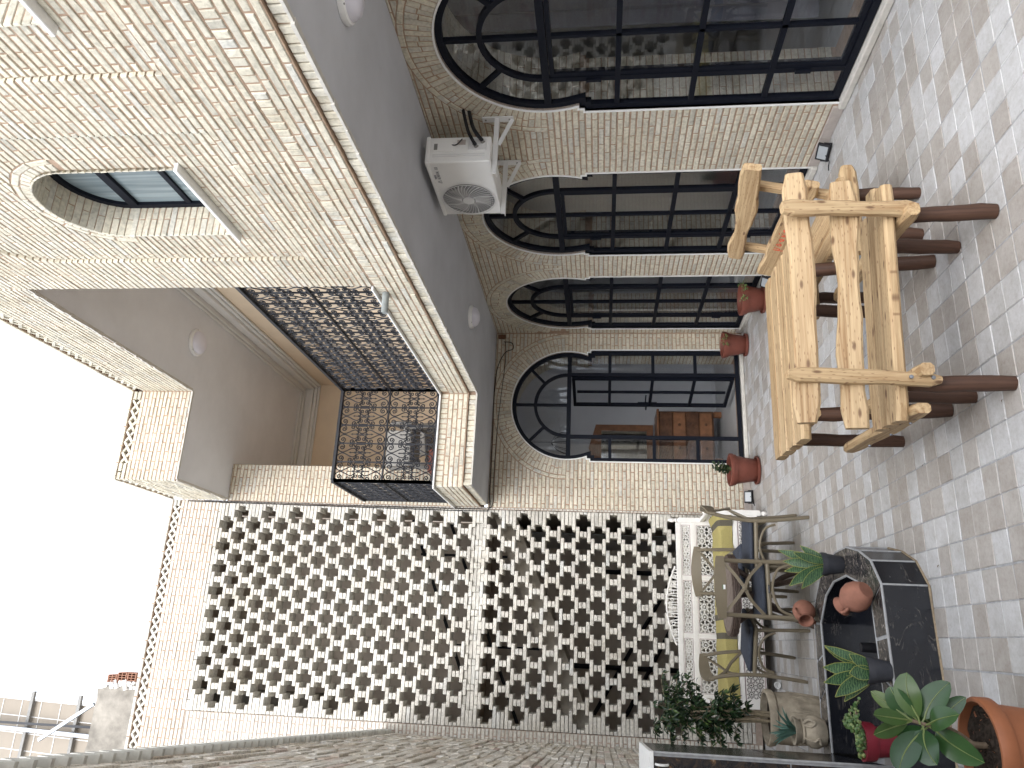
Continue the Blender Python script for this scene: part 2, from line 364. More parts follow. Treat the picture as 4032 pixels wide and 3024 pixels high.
# ---------------------------------------------------------------- masonry
class Masonry:
    def __init__(s, name, mat, rest='brickwork'): s.items = []; s.name, s.mat, s.rest = name, mat, rest
    def piece(s, c4, n, proud=0.0, depth=.05, ch=.0045, jit=.0018, r=None):
        """c4: four corners of the face plane (3-D), n: outward normal"""
        c = [np.asarray(p, float) for p in c4]; n = np.asarray(n, float)
        if np.dot(np.cross(c[1]-c[0], c[2]-c[1]), n) < 0: c = c[::-1]
        cen = sum(c)/4
        J = np.random.uniform(-jit, jit, (4, 3))
        outer = [p + j + n*(proud-ch) for p, j in zip(c, J)]
        ins = []
        for p, j in zip(c, J):
            d = cen-p; L = np.linalg.norm(d)
            # inset equally in both directions along the two edges
            k = [q for q in range(4) if c[q] is p][0]
            e1 = c[(k+1) % 4]-p; e2 = c[(k-1) % 4]-p
            e1 = e1/(np.linalg.norm(e1)+1e-9); e2 = e2/(np.linalg.norm(e2)+1e-9)
            ins.append(p + j + (e1+e2)*ch + n*(proud+np.random.uniform(-.0012, .0012)))
        back = [p - n*depth for p in c]
        v = back + outer + ins
        a = np.linalg.norm(np.cross(c[1]-c[0], c[3]-c[0]))
        sc = screen(cen); size = 0
        if sc and -60 < sc[0] < 4092 and -60 < sc[1] < 3084:
            view = CAMP-cen; dd = np.linalg.norm(view); cosv = np.dot(view, n)/dd
            if cosv > 0: size = a*cosv/dd**2
        s.items.append((v, random.random() if r is None else r, size, cen))
    F = [(8, 9, 10, 11), (4, 5, 9, 8), (5, 6, 10, 9), (6, 7, 11, 10), (7, 4, 8, 11), (0, 1, 5, 4), (1, 2, 6, 5), (2, 3, 7, 6), (3, 0, 4, 7)]
    def build(s, parent, limit=300):
        it = sorted(s.items, key=lambda t: -t[2]); o_ = org(parent)
        top = [t for t in it[:limit] if t[2] > 0]; rest = it[len(top):]
        for v, r, size, cen in top:
            me = bpy.data.meshes.new(s.name); me.from_pydata([tuple(p-cen) for p in v], [], s.F)
            at = me.attributes.new('rnd', 'FLOAT', 'FACE'); at.data.foreach_set('value', [r]*9)
            me.materials.append(MT[s.mat]); ob = bpy.data.objects.new(s.name, me); COL.objects.link(ob)
            ob.parent = parent; ob.location = Vector(cen)-o_
        if rest:
            b = MB()
            for v, r, size, cen in rest: b.add([tuple(p) for p in v], s.F, r)
            b.build(s.rest, s.mat, parent, kind='stuff')
class Plane:
    """wall plane: point O, u axis, v axis, outward normal"""
    def __init__(s, O, u, n, v=(0, 0, 1)): s.O, s.u, s.v, s.n = [np.array(x, float) for x in (O, u, v, n)]
    def __call__(s, a, b, w=0.0): return s.O + s.u*a + s.v*b + s.n*w
def courses(ms, P, u0, u1, v0, v1, h, L, joint=.0115, blocked=None, proud=0, depth=.05, shift=0, jp=.0015, ch=.0035, stagger=.5, minw=.035, vary=.06):
    row = 0; v = v0
    while v < v1-.012:
        t = min(v+h, v1); lo, hi = v+joint/2, t-joint/2
        def free(q):
            iv = [(u0, u1)]
            for a, b in (blocked(q) if blocked else []):
                nx = []
                for x, y in iv:
                    if b <= x or a >= y: nx.append((x, y)); continue
                    if a > x: nx.append((x, a))
                    if b < y: nx.append((b, y))
                iv = nx
            return iv
        mid, bo, to = free((lo+hi)/2), free(lo), free(hi)
        ok = len(mid) == len(bo) == len(to)
        off = shift + (row % 2)*L*stagger
        for i, (x, y) in enumerate(mid):
            bx, by = bo[i] if ok else (x, y); tx, ty = to[i] if ok else (x, y)
            # keep slanted cuts sensible
            if abs(bx-tx) > .12: bx = tx = x
            if abs(by-ty) > .12: by = ty = y
            k = math.ceil((x-off)/L+1e-6); cuts = []
            while off+k*L < y:
                c = off+k*L + random.uniform(-1, 1)*L*vary*.5
                if x+minw < c < y-minw: cuts.append(c)
                k += 1
            e = [x]+cuts+[y]
            for j in range(len(e)-1):
                a, b = e[j], e[j+1]
                if b-a < .012: continue
                la = (bx, tx) if j == 0 else (a, a); rb = (by, ty) if j == len(e)-2 else (b, b)
                ja = joint/2 if j > 0 else .002; jb = joint/2 if j < len(e)-2 else .002
                q = [(la[0]+ja, lo), (rb[0]-jb, lo), (rb[1]-jb, hi), (la[1]+ja, hi)]
                if q[1][0]-q[0][0] < .006 or q[2][0]-q[3][0] < .006: continue
                pr = proud+random.uniform(-jp, jp)
                ms.piece([P(*c) for c in q], P.n, pr, depth, ch)
        v = t; row += 1
def slab_with_holes(mb, P, outer, holes, w0, w1):
    """solid plate between depths w0 (front) and w1 (back) along the normal, with holes"""
    loops = [outer]+holes
    bm = bmesh.new()
    for lp in loops:
        vs = [bm.verts.new(P(u, v, 0)) for u, v in lp]
        for i in range(len(vs)): bm.edges.new((vs[i], vs[(i+1) % len(vs)]))
    bmesh.ops.triangle_fill(bm, use_beauty=True, use_dissolve=False, edges=bm.edges[:])
    bm.verts.index_update(); n = P.n
    co = [np.array(v.co[:]) for v in bm.verts]; fs = [tuple(v.index for v in f.verts) for f in bm.faces]; bm.free()
    for w in (w0, w1): mb.add([tuple(c+n*w) for c in co], fs)
    for lp in loops:
        k = len(lp)
        mb.add([tuple(P(u, v, w0)) for u, v in lp]+[tuple(P(u, v, w1)) for u, v in lp], [(i, (i+1) % k, k+(i+1) % k, k+i) for i in range(k)])
def offset_poly(poly, d, closed=True):
    """offset a 2-D polyline to its left by d"""
    n = len(poly); out = []
    for i in range(n):
        p = np.array(poly[i], float)
        a = np.array(poly[(i-1) % n], float) if (closed or i > 0) else None
        b = np.array(poly[(i+1) % n], float) if (closed or i < n-1) else None
        nn = []
        for s_, e_ in ((a, p), (p, b)):
            if s_ is None or e_ is None: continue
            t = e_-s_; L = np.linalg.norm(t)
            if L > 1e-9: nn.append(np.array((-t[1], t[0]))/L)
        if len(nn) == 2:
            bis = nn[0]+nn[1]; L = np.linalg.norm(bis)
            bis = bis/L if L > 1e-6 else nn[0]
            c = max(.35, float(np.dot(bis, nn[0]))); out.append(tuple(p+bis*d/c))
        else: out.append(tuple(p+nn[0]*d))
    return out
def ribbon(mb, P, pa, pb, w0, w1, closed=False):
    """rectangular section strip between two parallel 2-D polylines, from depth w0 to w1"""
    n = len(pa); vs = []
    for lst, w in ((pa, w0), (pb, w0), (pb, w1), (pa, w1)): vs += [tuple(P(u, v, w)) for u, v in lst]
    fs = []
    for i in range(n if closed else n-1):
        j = (i+1) % n
        for k in range(4):
            a, b = k*n, ((k+1) % 4)*n; fs.append((a+i, a+j, b+j, b+i))
    if not closed: fs += [(0, n, 2*n, 3*n), (n-1, 4*n-1, 3*n-1, 2*n-1)]
    mb.add(vs, fs)
def text_strokes(mb, strokes, fn, w):
    for st in strokes:
        for a, b in zip(st[:-1], st[1:]):
            d = Vector((b[0]-a[0], b[1]-a[1])); L = d.length
            if L < 1e-6: continue
            d /= L; nn = Vector((-d.y, d.x))*w/2; e = d*w*.3
            q = [Vector(a)-e+nn, Vector(a)-e-nn, Vector(b)+e-nn, Vector(b)+e+nn]
            mb.add([fn(*p) for p in q], [(0, 1, 2, 3)])
# ---------------------------------------------------------------- the place
XR, YW, ZS, XA, YB, XC = 3.58, 8.62, 2.957, 2.41, 7.44, 1.42
ZC1, ZU, ZT = 3.335, 6.115, 6.80          # balcony coping, upper soffit, parapet top
PR = Plane((XR, 0, 0), (0, 1, 0), (-1, 0, 0))
PB = Plane((0, YW, 0), (1, 0, 0), (0, -1, 0))
PA = Plane((XA, 0, 0), (0, 1, 0), (-1, 0, 0))
PF = Plane((0, YB, 0), (1, 0, 0), (0, -1, 0))
PC = Plane((XC, 0, 0), (0, 1, 0), (-1, 0, 0))
LA = rad(4.5)
PL = Plane((-1.02, 8.62, 0), (math.sin(LA), -math.cos(LA), 0), (math.cos(LA), math.sin(LA), 0))
# ground and tiled patio
g = MB(); g.box(-80, -80, -.12, 80, 80, -.06); tag(g.build('ground', 'ground_dirt'), kind='structure')
def floor():
    base = MB(); base.box(-1.6, -2.5, -.059, 4.02, 8.64, -.0035); pf = base.build('patio_floor', 'pale_grout'); tag(pf, kind='structure')
    ms = Masonry('tile', 'floor_tile', 'tile_field'); P = Plane((0, 0, 0), (1, 0, 0), (0, 0, 1), (0, 1, 0))
    dx, dy = .1414, .1366; x0, y0 = .800, 3.334
    for i in range(-17, 21):
        for j in range(-42, 40):
            a, b = x0+i*dx, y0+j*dy
            if a+dx < -1.2 or a > XR+.02 or b > YW+.02: continue
            # cells outside the left wall stay bare
            if a+dx < -1.02+(8.62-b)*math.tan(LA)-.15: continue
            gx = .0042 if i % 3 == 0 else .0022; gy = .0042 if j % 3 == 0 else .0022
            g2x = .0042 if (i+1) % 3 == 0 else .0022; g2y = .0042 if (j+1) % 3 == 0 else .0022
            a1, b1 = min(a+dx-g2x, XR+.02), min(b+dy-g2y, YW+.01)
            if a1-a < .02 or b1-b < .02: continue
            ms.piece([P(a+gx, b+gy), P(a1, b+gy), P(a1, b1), P(a+gx, b1)], P.n, random.uniform(-.0008, .0008), .01, .0028, .0012)
    ms.build(pf)
floor()
# ---------------------------------------------------------------- arched steel doors
DR, DZ, ZSP = .665, 2.06, 1.825
HS = math.sqrt(DR**2-(DZ-ZSP)**2)
def door_outline(c, z0=.05, n=40):
    d = math.asin((DZ-ZSP)/DR)
    p = [(c-.685, z0), (c-.685, 1.785), (c-.655, 1.785), (c-.655, ZSP)]
    for i in range(n+1):
        t = math.pi+d - (math.pi+2*d)*i/n
        p.append((c+DR*math.cos(t), DZ+DR*math.sin(t)))
    return p+[(c+.655, ZSP), (c+.655, 1.785), (c+.685, 1.785), (c+.685, z0)]
def door_half(v):
    if v < 1.785: return .70
    if v < ZSP: return .668
    if v < DZ: return math.sqrt(DR**2-(v-DZ)**2)+.013
    if v < DZ+.9: return math.sqrt(max(0, .905**2-(v-DZ)**2))
    return 0
def arch_ring(ms, P, c, umax=99, umin=-99):
    n = 54
    for i in range(n):
        a, b = math.pi*i/n+.004, math.pi*(i+1)/n-.004
        rr = [(DR+.014, DR+.185)] if i % 2 else [(DR+.014, DR+.095), (DR+.104, DR+.185)]
        if i % 6 == 3: rr = [(DR+.014, DR+.11), (DR+.119, DR+.185)]
        for r0, r1 in rr:
            q = [(c+r*math.cos(t), DZ+r*math.sin(t)) for r, t in ((r0, a), (r1, a), (r1, b), (r0, b))]
            if max(x for x, y in q) > umax or min(x for x, y in q) < umin or max(y for x, y in q) > ZS+.02: continue
            ms.piece([P(*x) for x in q], P.n, random.uniform(-.003, .002), .05)
    n2 = 14
    for i in range(n2):
        a, b = math.pi*i/n2+.005, math.pi*(i+1)/n2-.005
        for k in range(2):
            aa, bb = a+(b-a)*k/2+.001, a+(b-a)*(k+1)/2-.001
            q = [(c+r*math.cos(t), DZ+r*math.sin(t)) for r, t in ((DR+.194, aa), (DR+.232, aa), (DR+.232, bb), (DR+.194, bb))]
            if max(x for x, y in q) > umax or min(x for x, y in q) < umin or max(y for x, y in q) > ZS+.005: continue
            ms.piece([P(*x) for x in q], P.n, random.uniform(-.003, .002), .05)
def jambs(ms, P, c, depth=.47):
    for s in (-1, 1):
        row = 0; v = .06
        while v < 1.76:
            cuts = [.068, .27, depth] if row % 2 else [.068, .17, .37, depth]
            for a, b in zip(cuts[:-1], cuts[1:]):
                q = [P(c+s*.685, v+.004, -a-.004), P(c+s*.685, v+.004, -b+.004), P(c+s*.685, v+.042, -b+.004), P(c+s*.685, v+.042, -a-.004)]
                ms.piece(q, -P.u*s, .006, .01, .003)
            v += .046; row += 1
    n = 50
    d = math.asin((DZ-ZSP)/DR)
    for i in range(n):
        a = -d+(math.pi+2*d)*i/n+.004; b = -d+(math.pi+2*d)*(i+1)/n-.004; tm = (a+b)/2
        cuts = [.068, .27, depth] if i % 2 else [.068, .17, .37, depth]
        for w0, w1 in zip(cuts[:-1], cuts[1:]):
            q = [P(c+DR*math.cos(t), DZ+DR*math.sin(t), -w) for t, w in ((a, w0+.004), (b, w0+.004), (b, w1-.004), (a, w1-.004))]
            ms.piece(q, -(P.u*math.cos(tm)+P.v*math.sin(tm)), .006, .01, .003)
def arched_door(P, c, parent, label, open_leaf=False):
    out = door_outline(c); W0, W1 = -.022, -.064
    # plaster edge
    r = MB(); ol = door_outline(c, .03); ribbon(r, P, ol, offset_poly(ol, .013, False), .0035, -.03); r.build('plaster_edge', 'white_plaster', parent, fix=True)
    f = MB(); ribbon(f, P, offset_poly(out, -.003), offset_poly(out, -.046), W0, W1, closed=True)
    D = f.build('arched_door', 'black_steel', parent, fix=True); D['label'] = label
    def bars(name, items, w=.036, w0=W0-.004, w1=W1+.004):
        for a, b in items:
            q = MB(); a_, b_ = np.array(a, float), np.array(b, float); t = (b_-a_)/np.linalg.norm(b_-a_); nn = np.array((-t[1], t[0]))*w/2
            ribbon(q, P, [a_+nn, b_+nn], [a_-nn, b_-nn], w0, w1); q.build(name, 'black_steel', D, fix=True)
    ZTm = 2.045
    bars('transom', [((c-.655, ZTm), (c+.655, ZTm))], .05, W0+.002, W1-.002)
    bars('mullion', [((c+s*.385, .09), (c+s*.385, ZTm-.025)) for s in (-1, 1)], .042)
    arc = [(c+.38*math.cos(math.pi*i/28), ZTm+.02+.38*math.sin(math.pi*i/28)) for i in range(29)]
    q = MB(); ribbon(q, P, offset_poly(arc, .018, False), offset_poly(arc, -.018, False), W0-.003, W1+.003); q.build('inner_arch', 'black_steel', D, fix=True)
    bars('glazing_bar', [((c, ZTm+.025), (c, DZ+DR-.045)),
        ((c+.395*math.cos(rad(45)), ZTm+.02+.395*math.sin(rad(45))), (c+(DR-.04)*math.cos(rad(45)), DZ+(DR-.04)*math.sin(rad(45)))),
        ((c-.395*math.cos(rad(45)), ZTm+.02+.395*math.sin(rad(45))), (c-(DR-.04)*math.cos(rad(45)), DZ+(DR-.04)*math.sin(rad(45))))], .03)
    rows = [.555, 1.05, 1.56]
    for z in rows:
        sp = [(-.645, -.406), (.406, .645)] if open_leaf else [(-.645, -.406), (-.364, .364), (.406, .645)]
        bars('glazing_bar', [((c+a, z), (c+b, z)) for a, b in sp], .036)
    if not open_leaf:
        lf = [(c-.362, .1), (c-.362, 2.016), (c+.362, 2.016), (c+.362, .1)]
        q = MB(); ribbon(q, P, lf, offset_poly(lf, -.03), W0-.01, W1-.01, closed=True); q.build('leaf_frame', 'black_steel', D, fix=True)
        bars('glazing_bar', [((c, .13), (c, 1.986))], .024)
        q = MB(); 
        for z in (1.72, .36): q.box(*(list(P(c+.375, z-.05, -.008))+list(P(c+.40, z+.05, -.022))))
        q.build('hinge', 'black_steel', D)
    # panes
    def pane(poly, mat='pane_glass'):
        q = MB(); q.prism(poly, lambda u, v, w: tuple(P(u, v, w)), -.041, -.046); q.build('pane', mat, D, fix=True)
    zs = [.09, .555, 1.05, 1.56, ZTm]
    for i in range(4):
        for a, b in ((-.645, -.385), (-.385, 0), (0, .385), (.385, .645)):
            if open_leaf and abs(a+b) < .5: continue
            if i == 3 and abs(a+b) > .5: a, b = (a+.03, b) if a < 0 else (a, b-.03)
            pane([(c+a, zs[i]), (c+b, zs[i]), (c+b, zs[i+1]), (c+a, zs[i+1])])
    for a, b in ((0, 90), (90, 180)):
        pane([(c, ZTm+.02)]+[(c+.38*math.cos(rad(a+(b-a)*i/10)), ZTm+.02+.38*math.sin(rad(a+(b-a)*i/10))) for i in range(11)])
    for a, b in ((0, 45), (45, 90), (90, 135), (135, 180)):
        pane([(c+.38*math.cos(rad(a+(b-a)*i/8)), ZTm+.02+.38*math.sin(rad(a+(b-a)*i/8))) for i in range(9)] +
             [(c+.655*math.cos(rad(b-(b-a)*i/8)), DZ+.655*math.sin(rad(b-(b-a)*i/8))) for i in range(9)])
    if open_leaf:
        # the leaf stands open into the room, hinged on the right mullion
        hx, hy = c+.362, .075; an = rad(101)
        def LP(u, v, w=0):   # u from hinge
            return tuple(P(hx+u*math.cos(an)+w*math.sin(an), v, -hy-u*math.sin(an)+w*math.cos(an)))
        class LPn:
            n = None
            def __call__(s, u, v, w=0): return np.array(LP(u, v, w))
        L = LPn(); lf = [(0, .1), (0, 2.016), (.70, 2.016), (.70, .1)]
        q = MB(); ribbon(q, L, lf, offset_poly(lf, -.036), -.02, .02, closed=True); q.build('door_leaf', 'black_steel', D, fix=True)
        for z in rows:
            q = MB(); ribbon(q, L, [(.036, z+.017), (.664, z+.017)], [(.036, z-.017), (.664, z-.017)], -.017, .017); q.build('glazing_bar', 'black_steel', D, fix=True)
        for z0, z1 in zip([.136]+rows, rows+[1.98]):
            q = MB(); ribbon(q, L, [(.338, z0+.017), (.338, z1-.017)], [(.362, z0+.017), (.362, z1-.017)], -.014, .014); q.build('glazing_bar', 'black_steel', D, fix=True)
        q = MB()
        for z0, z1 in zip([.1]+rows, rows+[2.0]): q.add([LP(.02, z0), LP(.68, z0), LP(.68, z1), LP(.02, z1)], [(0, 1, 2, 3)])
        q.build('leaf_pane', 'pane_glass', D)
        q = MB(); q.bar(LP(.68, .96, .026), LP(.68, 1.2, .026), .035, .012, up=tuple(Vector(LP(0, 0, 1))-Vector(LP(0, 0, 0))))
        q.tube([LP(.68, 1.1, .03), LP(.68, 1.1, .07), LP(.57, 1.1, .075)], .009, 6)
        q.tube([LP(.68, 1.1, -.03), LP(.68, 1.1, -.07), LP(.57, 1.1, -.075)], .009, 6); q.build('handle', 'black_steel', D)
    return D
DOORS = [3.825, 5.96, 7.80]; D4 = 2.667
# ---- right-hand ground floor wall
wr = thing('house_wall', 'shaded cream brick ground floor wall on the right with three arched black glazed doors', 'wall', (XR, 5.5, 0))
def right_wall():
    ms = Masonry('brick', 'cream_brick')
    blk = lambda v: [(c-door_half(v), c+door_half(v)) for c in DOORS] if v < DZ+.9 else []
    courses(ms, PR, 1.2, YW-.004, .08, ZS, .04605, .195, blocked=blk, shift=.03)
    for c in DOORS: arch_ring(ms, PR, c, umax=YW-.006)
    for c in DOORS: jambs(ms, PR, c)
    ms.build(wr)
    w = MB(); slab_with_holes(w, PR, [(1.2, .001), (YW, .001), (YW, ZS), (1.2, ZS)], [door_outline(c, .03)[::-1] for c in DOORS], -.0055, -.47); w.build('mortar_bed', 'mortar', wr, fix=True)
    for c, t in zip(DOORS, ('nearest arched door, dark curtain behind its glass', 'arched door below and beyond the air conditioner', 'arched door in the corner of the right-hand wall')):
        arched_door(PR, c, wr, t)
        s = MB(); s.box(XR-.035, c-.72, .002, XR+.12, c+.72, .047); s.build('door_sill', 'sill_stone', wr, bevel=.006)
    edges = [1.2]+[x for c in DOORS for x in (c-.722, c+.722)]+[YW-.014]
    for a, b in zip(edges[::2], edges[1::2]):
        n = max(1, round((b-a)/.33))
        for i in range(n):
            s = MB(); s.box(XR-.013, a+(b-a)*i/n+.002, .001, XR+.005, a+(b-a)*(i+1)/n-.002, .078); s.build('skirting_tile', 'skirting_tile', wr, bevel=.002)
right_wall()
# ---- back wall with the open door, and the brick strip above it beside the loggia
wb = thing('house_wall', 'cream brick back wall with the open arched door and red pots in front', 'wall', (2.5, YW, 0))
def back_wall():
    ms = Masonry('brick', 'cream_brick')
    blk = lambda v: [(D4-door_half(v), D4+door_half(v))] if v < DZ+.9 else []
    courses(ms, PB, XC+.004, XR-.006, .08, ZS, .04605, .195, blocked=blk, shift=.11)
    arch_ring(ms, PB, D4, umax=XR-.006); jambs(ms, PB, D4)
    courses(ms, PB, XC+.004, 1.865, ZC1, ZU, .0445, .195, shift=.05)
    ms.build(wb)
    w = MB(); slab_with_holes(w, PB, [(XC, .001), (XR+.06, .001), (XR+.06, ZS), (XC, ZS)], [door_outline(D4, .03)[::-1]], -.0055, -.47)
    w.box(XC, YW+.0055, ZC1-.3, 1.862, YW+.3, ZU-.002)
    w.build('mortar_bed', 'mortar', wb, fix=True)
    arched_door(PB, D4, wb, 'arched door with its middle leaf standing open into the room', True)
    s = MB(); s.box(D4-.72, YW-.03, .002, D4+.72, YW+.2, .04); s.build('door_sill', 'sill_stone', wb, bevel=.006)
    for a, b in ((XC, D4-.722), (D4+.722, XR-.02)):
        n = max(1, round((b-a)/.33))
        for i in range(n):
            s = MB(); s.box(a+(b-a)*i/n+.002, YW-.013, .001, a+(b-a)*(i+1)/n-.002, YW+.005, .078); s.build('skirting_tile', 'skirting_tile', wb, bevel=.002)
back_wall()
# rooms behind the glass
def room(name, x0, y0, x1, y1, z1, skip):
    r = MB(); q = {'x0': [(x0, y0), (x0, y1)], 'x1': [(x1, y0), (x1, y1)], 'y0': [(x0, y0), (x1, y0)], 'y1': [(x0, y1), (x1, y1)]}
    for k, (a, b) in q.items():
        if k in skip: continue
        r.add([(a[0], a[1], 0), (b[0], b[1], 0), (b[0], b[1], z1), (a[0], a[1], z1)], [(0, 1, 2, 3)])
    r.add([(x0, y0, z1), (x1, y0, z1), (x1, y1, z1), (x0, y1, z1)], [(0, 1, 2, 3)])
    o = tag(r.build(name, 'room_wall'), kind='structure')
    f = MB(); f.box(x0, y0, -.05, x1, y1, .028); tag(f.build('room_floor', 'room_floor'), kind='structure')
room('room_walls', XR+.47, 1.2, 7.2, 8.58, 2.9, ('x0',))
room('room_walls', 1.2, YW+.47, 4.9, 10.64, 2.9, ('y0',))
# ---------------------------------------------------------------- latticed wall
wl = thing('lattice_wall', 'tall pale brick screen wall pierced by rows of cross-shaped holes', 'wall', (.2, YW, 0))
HB = .04225; PX = .255; ZROW = 1.852; XROW = .886; JW = .0026
def zig(ms, P, u0, u1, z0, z1, pitch=.11):
    n = round((u1-u0)/pitch)
    for i in range(n):
        a, b = u0+(u1-u0)*i/n, u0+(u1-u0)*(i+1)/n
        for (p, q, pr) in (((a, z0), (b, z1), -.006), ((a, z1), (b, z0), -.013)):
            p, q = np.array(p), np.array(q); t = (q-p)/np.linalg.norm(q-p); nn = np.array((-t[1], t[0]))*.0135
            ms.piece([P(*x) for x in (p-nn, q-nn, q+nn, p+nn)], P.n, pr, .06, .003)
def lattice():
    ms = Masonry('brick', 'pale_brick', 'brickwork')
    UL, UR = -.905, 1.392
    front, back = [], []
    jlo, jhi = -40, 103
    for j in range(jlo, jhi+1):
        z0 = ZROW + (j-1)*HB; z1 = z0+HB     # pair of row i fills courses 4i and 4i+1, seam at ZROW+.169 i
        i, k = divmod(j, 4)
        row = i if k < 3 else i+1
        half = .0935 if k in (0, 1) else .0425
        holes = []
        par = row % 2
        n = 9 if par == 0 else 8
        xs = [XROW+PX*1.5-PX*t for t in range(n)] if par == 0 else [XROW+PX-PX*t for t in range(n)]
        solid = (row < -9) or (row > 25)
        if k == 3 and (i < -9 or i > 24): solid = True
        iv = []
        x = UL
        if not solid:
            for h in sorted(xs):
                iv.append((x, h-half)); x = h+half
        iv.append((x, UR))
        filled = []
        if row == 7 and not solid:      # the row of holes closed with set-back bricks
            filled = [(h-half, h+half) for h in xs]
        for (a, b) in iv:
            m_ = max(1, round((b-a)/.20)) if b-a > .26 else 1
            off = (j % 2)*.5
            cuts = [a]+([a+(b-a)*(t+off)/m_ for t in range(0 if off else 1, m_)] if m_ > 1 else [])+[b]
            for c0, c1 in zip(cuts[:-1], cuts[1:]):
                if c1-c0 < .02: continue
                q = [PB(c0+JW, z0+JW), PB(c1-JW, z0+JW), PB(c1-JW, z1-JW), PB(c0+JW, z1-JW)]
                ms.piece(q, PB.n, random.uniform(-.002, .004), .098, .0045)
                qb = [PB(c0+.001, z0+.001, -.101), PB(c1-.001, z0+.001, -.101), PB(c1-.001, z1-.001, -.101), PB(c0+.001, z1-.001, -.101)]
                back.append((qb, ))
        for (a, b) in filled:
            q = [PB(a+.001, z0+JW), PB(b-.001, z0+JW), PB(b-.001, z1-JW), PB(a+.001, z1-JW)]
            ms.piece(q, PB.n, -.018, .07, .003)
    ztop = ZROW + jhi*HB; zlow = ZROW+(jlo-1)*HB
    courses(ms, PB, UL, UR, .08, zlow, .0445, .2)
    # border columns
    courses(ms, PB, -1.75, UL-.006, .02, ztop, HB, .2, shift=.02, stagger=.45)
    courses(ms, PB, UR+.006, XC+.0, .02, ztop, HB, .2)
    courses(ms, PB, -1.75, XC-.002, ztop, 6.69, (6.69-ztop)/max(1, round((6.69-ztop)/.0435)), .2, shift=.1)
    zig(ms, PB, -1.72, 1.34, 6.70, 6.785)
    courses(ms, PB, -1.75, XC-.002, 6.79, 6.835, .045, .2, proud=.004)
    courses(ms, PB, 1.342, XC-.002, 6.70, 6.79, .045, .2)
    ms.build(wl)
    b = Masonry('backing_brick', 'pale_brick', 'backing_bricks')
    for (q, ) in back: b.piece(q, PB.n, 0, .095, .002)
    for t in b.items: pass
    b.items = [(v, r, 0, c) for v, r, s_, c in b.items]; b.build(wl)
    w = MB()
    w.box(-1.75, YW+.0055, .02, UL-.003, YW+.2, ztop); w.box(UR+.003, YW+.0055, .02, XC, YW+.2, ztop)
    w.box(UL-.003, YW+.0055, .02, UR+.003, YW+.2, zlow-.002)
    w.build('mortar_bed', 'pale_mortar', wl, fix=True)
    w = MB(); w.box(-1.75, YW+.05, 6.6925, XC, YW+.2, 6.79); w.build('frieze_recess', 'shaded_mortar', wl)
    w = MB(); w.box(-1.75, YW+.0055, ztop+.002, XC, YW+.2, 6.692); w.box(-1.75, YW+.0055, 6.7905, XC, YW+.2, 6.83); w.build('upper_mortar', 'mortar', wl)
    # thin mortar beds inside the solid part of the screen
    s = MB()
    for j in range(jlo, jhi+1):
        pass
lattice()
# stairwell behind the screen
def stairwell():
    r = MB(); x0, x1, y1, ym = -1.7, 1.40, 10.6, 9.8
    r.add([(x0, y1, 0), (x1, y1, 0), (x1, y1, 3.15), (x0, y1, 3.15)], [(0, 1, 2, 3)])
    r.add([(x0, ym, 3.15), (x1, ym, 3.15), (x1, ym, 6.7), (x0, ym, 6.7)], [(0, 1, 2, 3)])
    r.add([(x0, ym, 3.15), (x1, ym, 3.15), (x1, y1, 3.15), (x0, y1, 3.15)], [(0, 1, 2, 3)])
    for x in (x0, x1+.012): r.add([(x, YW+.2, 0), (x, y1, 0), (x, y1, 6.7), (x, YW+.2, 6.7)], [(0, 1, 2, 3)])
    r.add([(x0, YW+.2, 6.7), (x1, YW+.2, 6.7), (x1, ym, 6.7), (x0, ym, 6.7)], [(0, 1, 2, 3)])
    r.add([(x0, YW+.2, .01), (x1, YW+.2, .01), (x1, y1, .01), (x0, y1, .01)], [(0, 1, 2, 3)])
    tag(r.build('stairwell_walls', 'stair_wall'), kind='structure')
    t = thing('staircase', 'plastered stair flight glimpsed through the cross-shaped holes of the screen', 'staircase', (0, 9.3, 0))
    f = MB(); f.prism([(1.38, 2.66), (1.38, 2.92), (-1.2, 1.86), (-1.2, 1.60)], lambda u, v, w: (u, w, v), 8.95, 9.75); f.build('flight', 'stair_slab', t, fix=True)
    f = MB(); f.box(-1.68, 8.95, 1.5, -1.2, 10.55, 1.66); f.build('landing', 'stair_slab', t)
    for dz in (.55, 1.0):
        f = MB(); f.tube([(1.3, 8.98, 2.9+dz), (-1.2, 8.98, 1.87+dz)], .02, 6); f.build('handrail', 'black_iron', t)
    for x in (-1.1, -.1, .9):
        z = 1.88+(x+1.2)*1.06/2.58
        f = MB(); f.tube([(x, 8.98, z), (x, 8.98, z+1.03)], .016, 6); f.build('baluster', 'black_iron', t)
    # inner window with black bars on the stairwell's back wall
    t = thing('stairwell_window', 'black barred frame behind the lower part of the brick screen', 'window', (.2, 10.5, .9))
    f = MB(); f.tube([(1.2, 10.5, .5), (-.9, 10.5, 1.75)], .025, 4); f.tube([(1.2, 10.5, .2), (-.9, 10.5, 1.35)], .025, 4); f.tube([(-.3, 10.5, .3), (-.3, 10.5, 2.0)], .03, 4); f.tube([(.9, 10.5, .3), (.9, 10.5, 1.6)], .03, 4); f.build('bar', 'black_iron', t)
stairwell()
